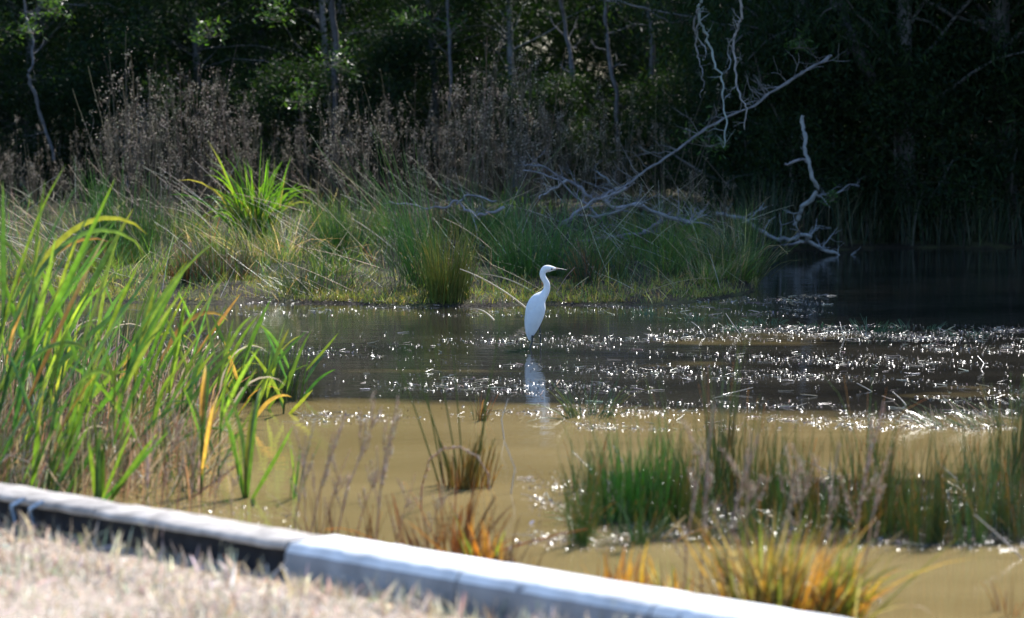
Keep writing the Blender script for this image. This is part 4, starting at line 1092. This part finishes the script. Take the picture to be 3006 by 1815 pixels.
KINDS = {
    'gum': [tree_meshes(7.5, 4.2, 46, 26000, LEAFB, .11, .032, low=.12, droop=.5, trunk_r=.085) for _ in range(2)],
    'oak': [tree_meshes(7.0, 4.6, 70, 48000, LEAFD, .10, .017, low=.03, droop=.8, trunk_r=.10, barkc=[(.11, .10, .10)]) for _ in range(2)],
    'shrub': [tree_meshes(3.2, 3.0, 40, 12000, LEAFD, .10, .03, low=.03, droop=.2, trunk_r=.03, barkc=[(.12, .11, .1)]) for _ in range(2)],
}
def tree(kind, x, y, h, label, group, name='tree', wide=1.0):
    base = {'gum': 7.5, 'oak': 7.0, 'shrub': 3.2}[kind]
    s = h / base
    e = empty(name, (x, y, float(max(ground_z(x, y), -.1))), rng.uniform(0, 6.3), (s * wide, s * wide, s))
    tag(e, label, 'shrub' if kind == 'shrub' else 'tree', group)
    tm, cm = KINDS[kind][rng.integers(0, 2)]
    for nm, me in (('trunk', tm), ('crown', cm)):
        o = bpy.data.objects.new(nm, me); COL.objects.link(o); o.parent = e
    return e

G1 = 'slender trees of the first row behind the thicket'
for k, x in enumerate(np.arange(-12.5, 4.5, 1.9)):
    tree('gum' if k % 2 else 'oak', x + rng.normal(0, .4), 56.5 + rng.uniform(-.8, 1.5), rng.uniform(5.2, 6.8), 'slender leafy tree close behind the dry weeds', G1, wide=1.25)
for k, x in enumerate(np.arange(-13, 6, 2.6)):
    tree('gum' if k % 3 else 'oak', x + rng.normal(0, .5), 62 + rng.uniform(-1, 1.5), rng.uniform(8.5, 10.5), 'taller tree in the second row of the dark wood', 'taller trees of the second row')
for k, x in enumerate(np.arange(-17, 20, 3.4)):
    tree('oak', x + rng.normal(0, .5), 70 + rng.uniform(-1.5, 2), rng.uniform(13, 16), 'tall dense tree closing the back of the dark wood', 'tall trees closing the wood')
for k, x in enumerate(np.arange(-20, 24, 3.6)):
    tree('oak', x + rng.normal(0, .5), 79 + rng.uniform(-1.5, 2), rng.uniform(11, 14), 'far tree glimpsed through the back of the dark wood', 'far trees glimpsed through the wood', wide=1.3)
for k, x in enumerate(np.arange(-13, 14, 2.1)):
    tree('shrub', x + rng.normal(0, .3), 65.5 + rng.uniform(-.8, 1.2), rng.uniform(3.2, 4.2), 'dark bush between the rows of the wood', 'bushes between the rows of the wood', 'shrub', wide=1.3)
for k, x in enumerate(np.arange(-12, 5.5, 1.45)):
    tree('shrub', x + rng.normal(0, .3), 53.6 + rng.uniform(-.8, 1.2), rng.uniform(1.9, 3.0), 'low dark shrub at the foot of the wood', 'shrubs at the foot of the wood', 'shrub', wide=1.2)
for (x, y, h, wd, lab) in [(4.4, 48.6, 11, 1.0, 'fine leaved dark tree overhanging the log and black water'), (6.0, 48.2, 11.5, 1.0, 'fine leaved dark tree over black water right of the log'), (7.6, 48.6, 13, 1.0, 'dark tree at the far right edge of black water'),
                           (9.6, 49.2, 15, 1.0, 'dark tree beyond the right frame edge shading the water'), (5.2, 51.5, 12, 1.0, 'dark tree behind the overhanging fine leaved trees'), (8.4, 52.5, 14, 1.1, 'broad dark tree behind the right water trees'), (3.4, 53, 9, .9, 'dark tree behind the hanging bare twigs'), (6.8, 54.5, 16, 1.1, 'tall dark tree behind the right water'), (12.4, 49.2, 18, 1.0, 'big dark tree far beyond the right edge'), (14.8, 49.5, 19, 1.0, 'bigger dark tree farther beyond the right edge'), (17.4, 49.5, 19, 1.0, 'biggest dark tree outermost beyond the right edge')]:
    tree('oak', x, y, h, lab, None, wide=wd)
for k, (x, y, h) in enumerate([(4.1, 47.6, 2.6), (4.9, 47.9, 3.0), (5.8, 47.9, 3.0), (6.6, 48.0, 3.2), (7.5, 48.2, 3.0), (8.4, 48.3, 3.4), (9.2, 48.6, 3.4), (3.7, 49.5, 2.4), (3.2, 51, 2.6)]):
    tree('shrub', x, y, h, 'dark shrub crowding the black water', 'shrubs over the black water', 'shrub', wide=1.15)

# trunks one can tell apart: bare pale stems between the crowns
for (lab, pts, y, r0, r1) in [
    ('pale crooked thin trunk with a fork beside the reeds end of the wood', [(160, 470), (120, 330), (87, 252), (85, 219), (97, 179), (106, 126), (83, 81), (73, 41), (60, -60)], 52.5, 7, 4),
    ('thick straight grey trunk above the bright grass clump', [(988, 560), (985, 330), (983, 150), (978, 0), (975, -120)], 53, 15, 11),
    ('thin pale trunk in the middle of the wood', [(1322, 330), (1317, 110), (1312, 8), (1306, -100)], 54, 7, 6),
    ('slanting pale trunk left of the bare crossing branch', [(1690, 300), (1674, 150), (1653, 53), (1640, -60)], 54, 9, 6),
    ('pale slim trunk under the bare crossing branch', [(1815, 420), (1807, 276), (1795, 203), (1785, 134), (1781, 81), (1775, 0), (1770, -100)], 53, 9, 6),
    ('short pale trunk right of the slim one', [(1915, 260), (1909, 60), (1909, 0), (1905, -90)], 54, 10, 8),
    ('thick dark leaning trunk above the dead sapling', [(2560, 240), (2490, 80), (2449, 0), (2410, -110)], 47.5, 24, 22)]:
    e = wood('bare_tree', lab, [(pts, y, r0, r1, 5, 90, 0)], 'tree', 'trunk', c=np.array([[.055, .052, .052]]) if r0 > 12 else np.array([[.09, .09, .095]]))

# sprays of sunlit leaves standing out of the dark wood
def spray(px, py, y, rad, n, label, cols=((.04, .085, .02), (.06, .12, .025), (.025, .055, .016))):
    rad *= 1.35; n = int(n * .8)
    c0 = deep(px, py, y); r = rad / (F / y)
    mb = MB()
    tw = curves(np.zeros((9, 3)), rnd(0, 6.3, 9), rnd(.3, 1.9, 9), 0, r * rnd(.6, 1.1, 9), 5, wob=.15)
    tubes(mb, tw, .006, (.15, .13, .1), S=3)
    e = empty('leaf_spray', c0); tag(e, label, 'leaf spray')
    mb.build('twigs', M['bark'], e)
    cc = tw[rng.integers(0, 9, n), rng.integers(2, 6, n)] + rng.normal(0, r * .16, (n, 3))
    mb = MB()
    P = curves(cc, rnd(0, 6.3, n), rnd(.4, 2.2, n), .3, rnd(.06, .13, n), 3)
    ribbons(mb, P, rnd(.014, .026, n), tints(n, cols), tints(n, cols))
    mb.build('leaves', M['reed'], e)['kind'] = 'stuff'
for a in [(165, 40, 51.5, 70, 260, 'sunlit green leaf spray near the top beside the crooked trunk'), (100, 100, 51.5, 50, 150, 'small sunlit leaf spray on the crooked trunk'),
          (1205, 75, 52, 42, 150, 'single bright leaf spray in the middle of the dark wood'), (800, 60, 52, 60, 200, 'sunlit leaves high between the reeds side trees'), (620, 110, 52, 60, 180, 'scattered sunlit leaves above the tan weed heads'),
          (985, 190, 51.8, 60, 230, 'sunlit leaves round the thick grey trunk'), (880, 300, 51.5, 60, 200, 'green leaf spray low beside the thick grey trunk'), (2345, 140, 46, 40, 160, 'dim green leaf spray right of the hanging twigs'),
          (2445, 590, 44.8, 26, 70, 'small lime leaf spray above the fallen log'), (2080, 430, 44, 70, 160, 'hanging bunch of narrow leaves below the bare twigs'), (1320, 110, 52.5, 60, 130, 'loose green leaves beside the thin pale trunk')]:
    spray(*a)

# ------------------------------------------------------------------ labels that tell alike things apart
ORD = ['first', 'second', 'third', 'fourth', 'fifth', 'sixth', 'seventh', 'eighth', 'ninth', 'tenth', 'eleventh', 'twelfth', 'thirteenth', 'fourteenth', 'fifteenth', 'sixteenth', 'seventeenth', 'eighteenth', 'nineteenth', 'twentieth']
ORD += ['twenty-' + w_ for w_ in ORD[:9]] + ['thirtieth'] + ['thirty-' + w_ for w_ in ORD[:9]]
def number_group(group):
    m = [o for o in COL.objects if o.get('group') == group]
    px = lambda o: 1503 + F * o.location.x / o.location.y
    inside = sorted([o for o in m if -20 < px(o) < 3026], key=px)
    n = len(inside)
    for i, o in enumerate(inside):
        if i < len(ORD) and (i < n / 2 or n - 1 - i >= len(ORD)): o['label'] = o['label'] + ', ' + (ORD[i] if i else 'first') + ' from the left'
        elif n - 1 - i < len(ORD): o['label'] = o['label'] + ', ' + (ORD[n - 1 - i]) + ' from the right'
    for sd, out in (('left', [o for o in m if px(o) <= -20]), ('right', [o for o in m if px(o) >= 3026])):
        for i, o in enumerate(sorted(out, key=lambda o: abs(px(o) - 1503))):
            o['label'] = o['label'] + ', ' + (ORD[i] + ' ' if i else '') + 'just beyond the ' + sd + ' edge'
for g in ('shrubs at the foot of the wood', G1, 'shrubs over the black water', G_R, G_B, 'taller trees of the second row', 'tall trees closing the wood', 'sedge tufts along the shadow edge', 'dry tufts along the kerb face',
          'beaded stalks along the kerb near the reeds', 'beaded stalks above the orange rushes', 'broken dead stems in the pond', 'fallen stems slanting on the far bank', 'long rush stems above the rusty stump', 'dried curled leaves among the reeds', 'tangled sedge among the front rushes', 'brown stubble along the white kerb', 'short dry weeds near the far waterline', 'low dry weeds on the far bank', 'bushes between the rows of the wood', 'far trees glimpsed through the wood'):
    number_group(g)
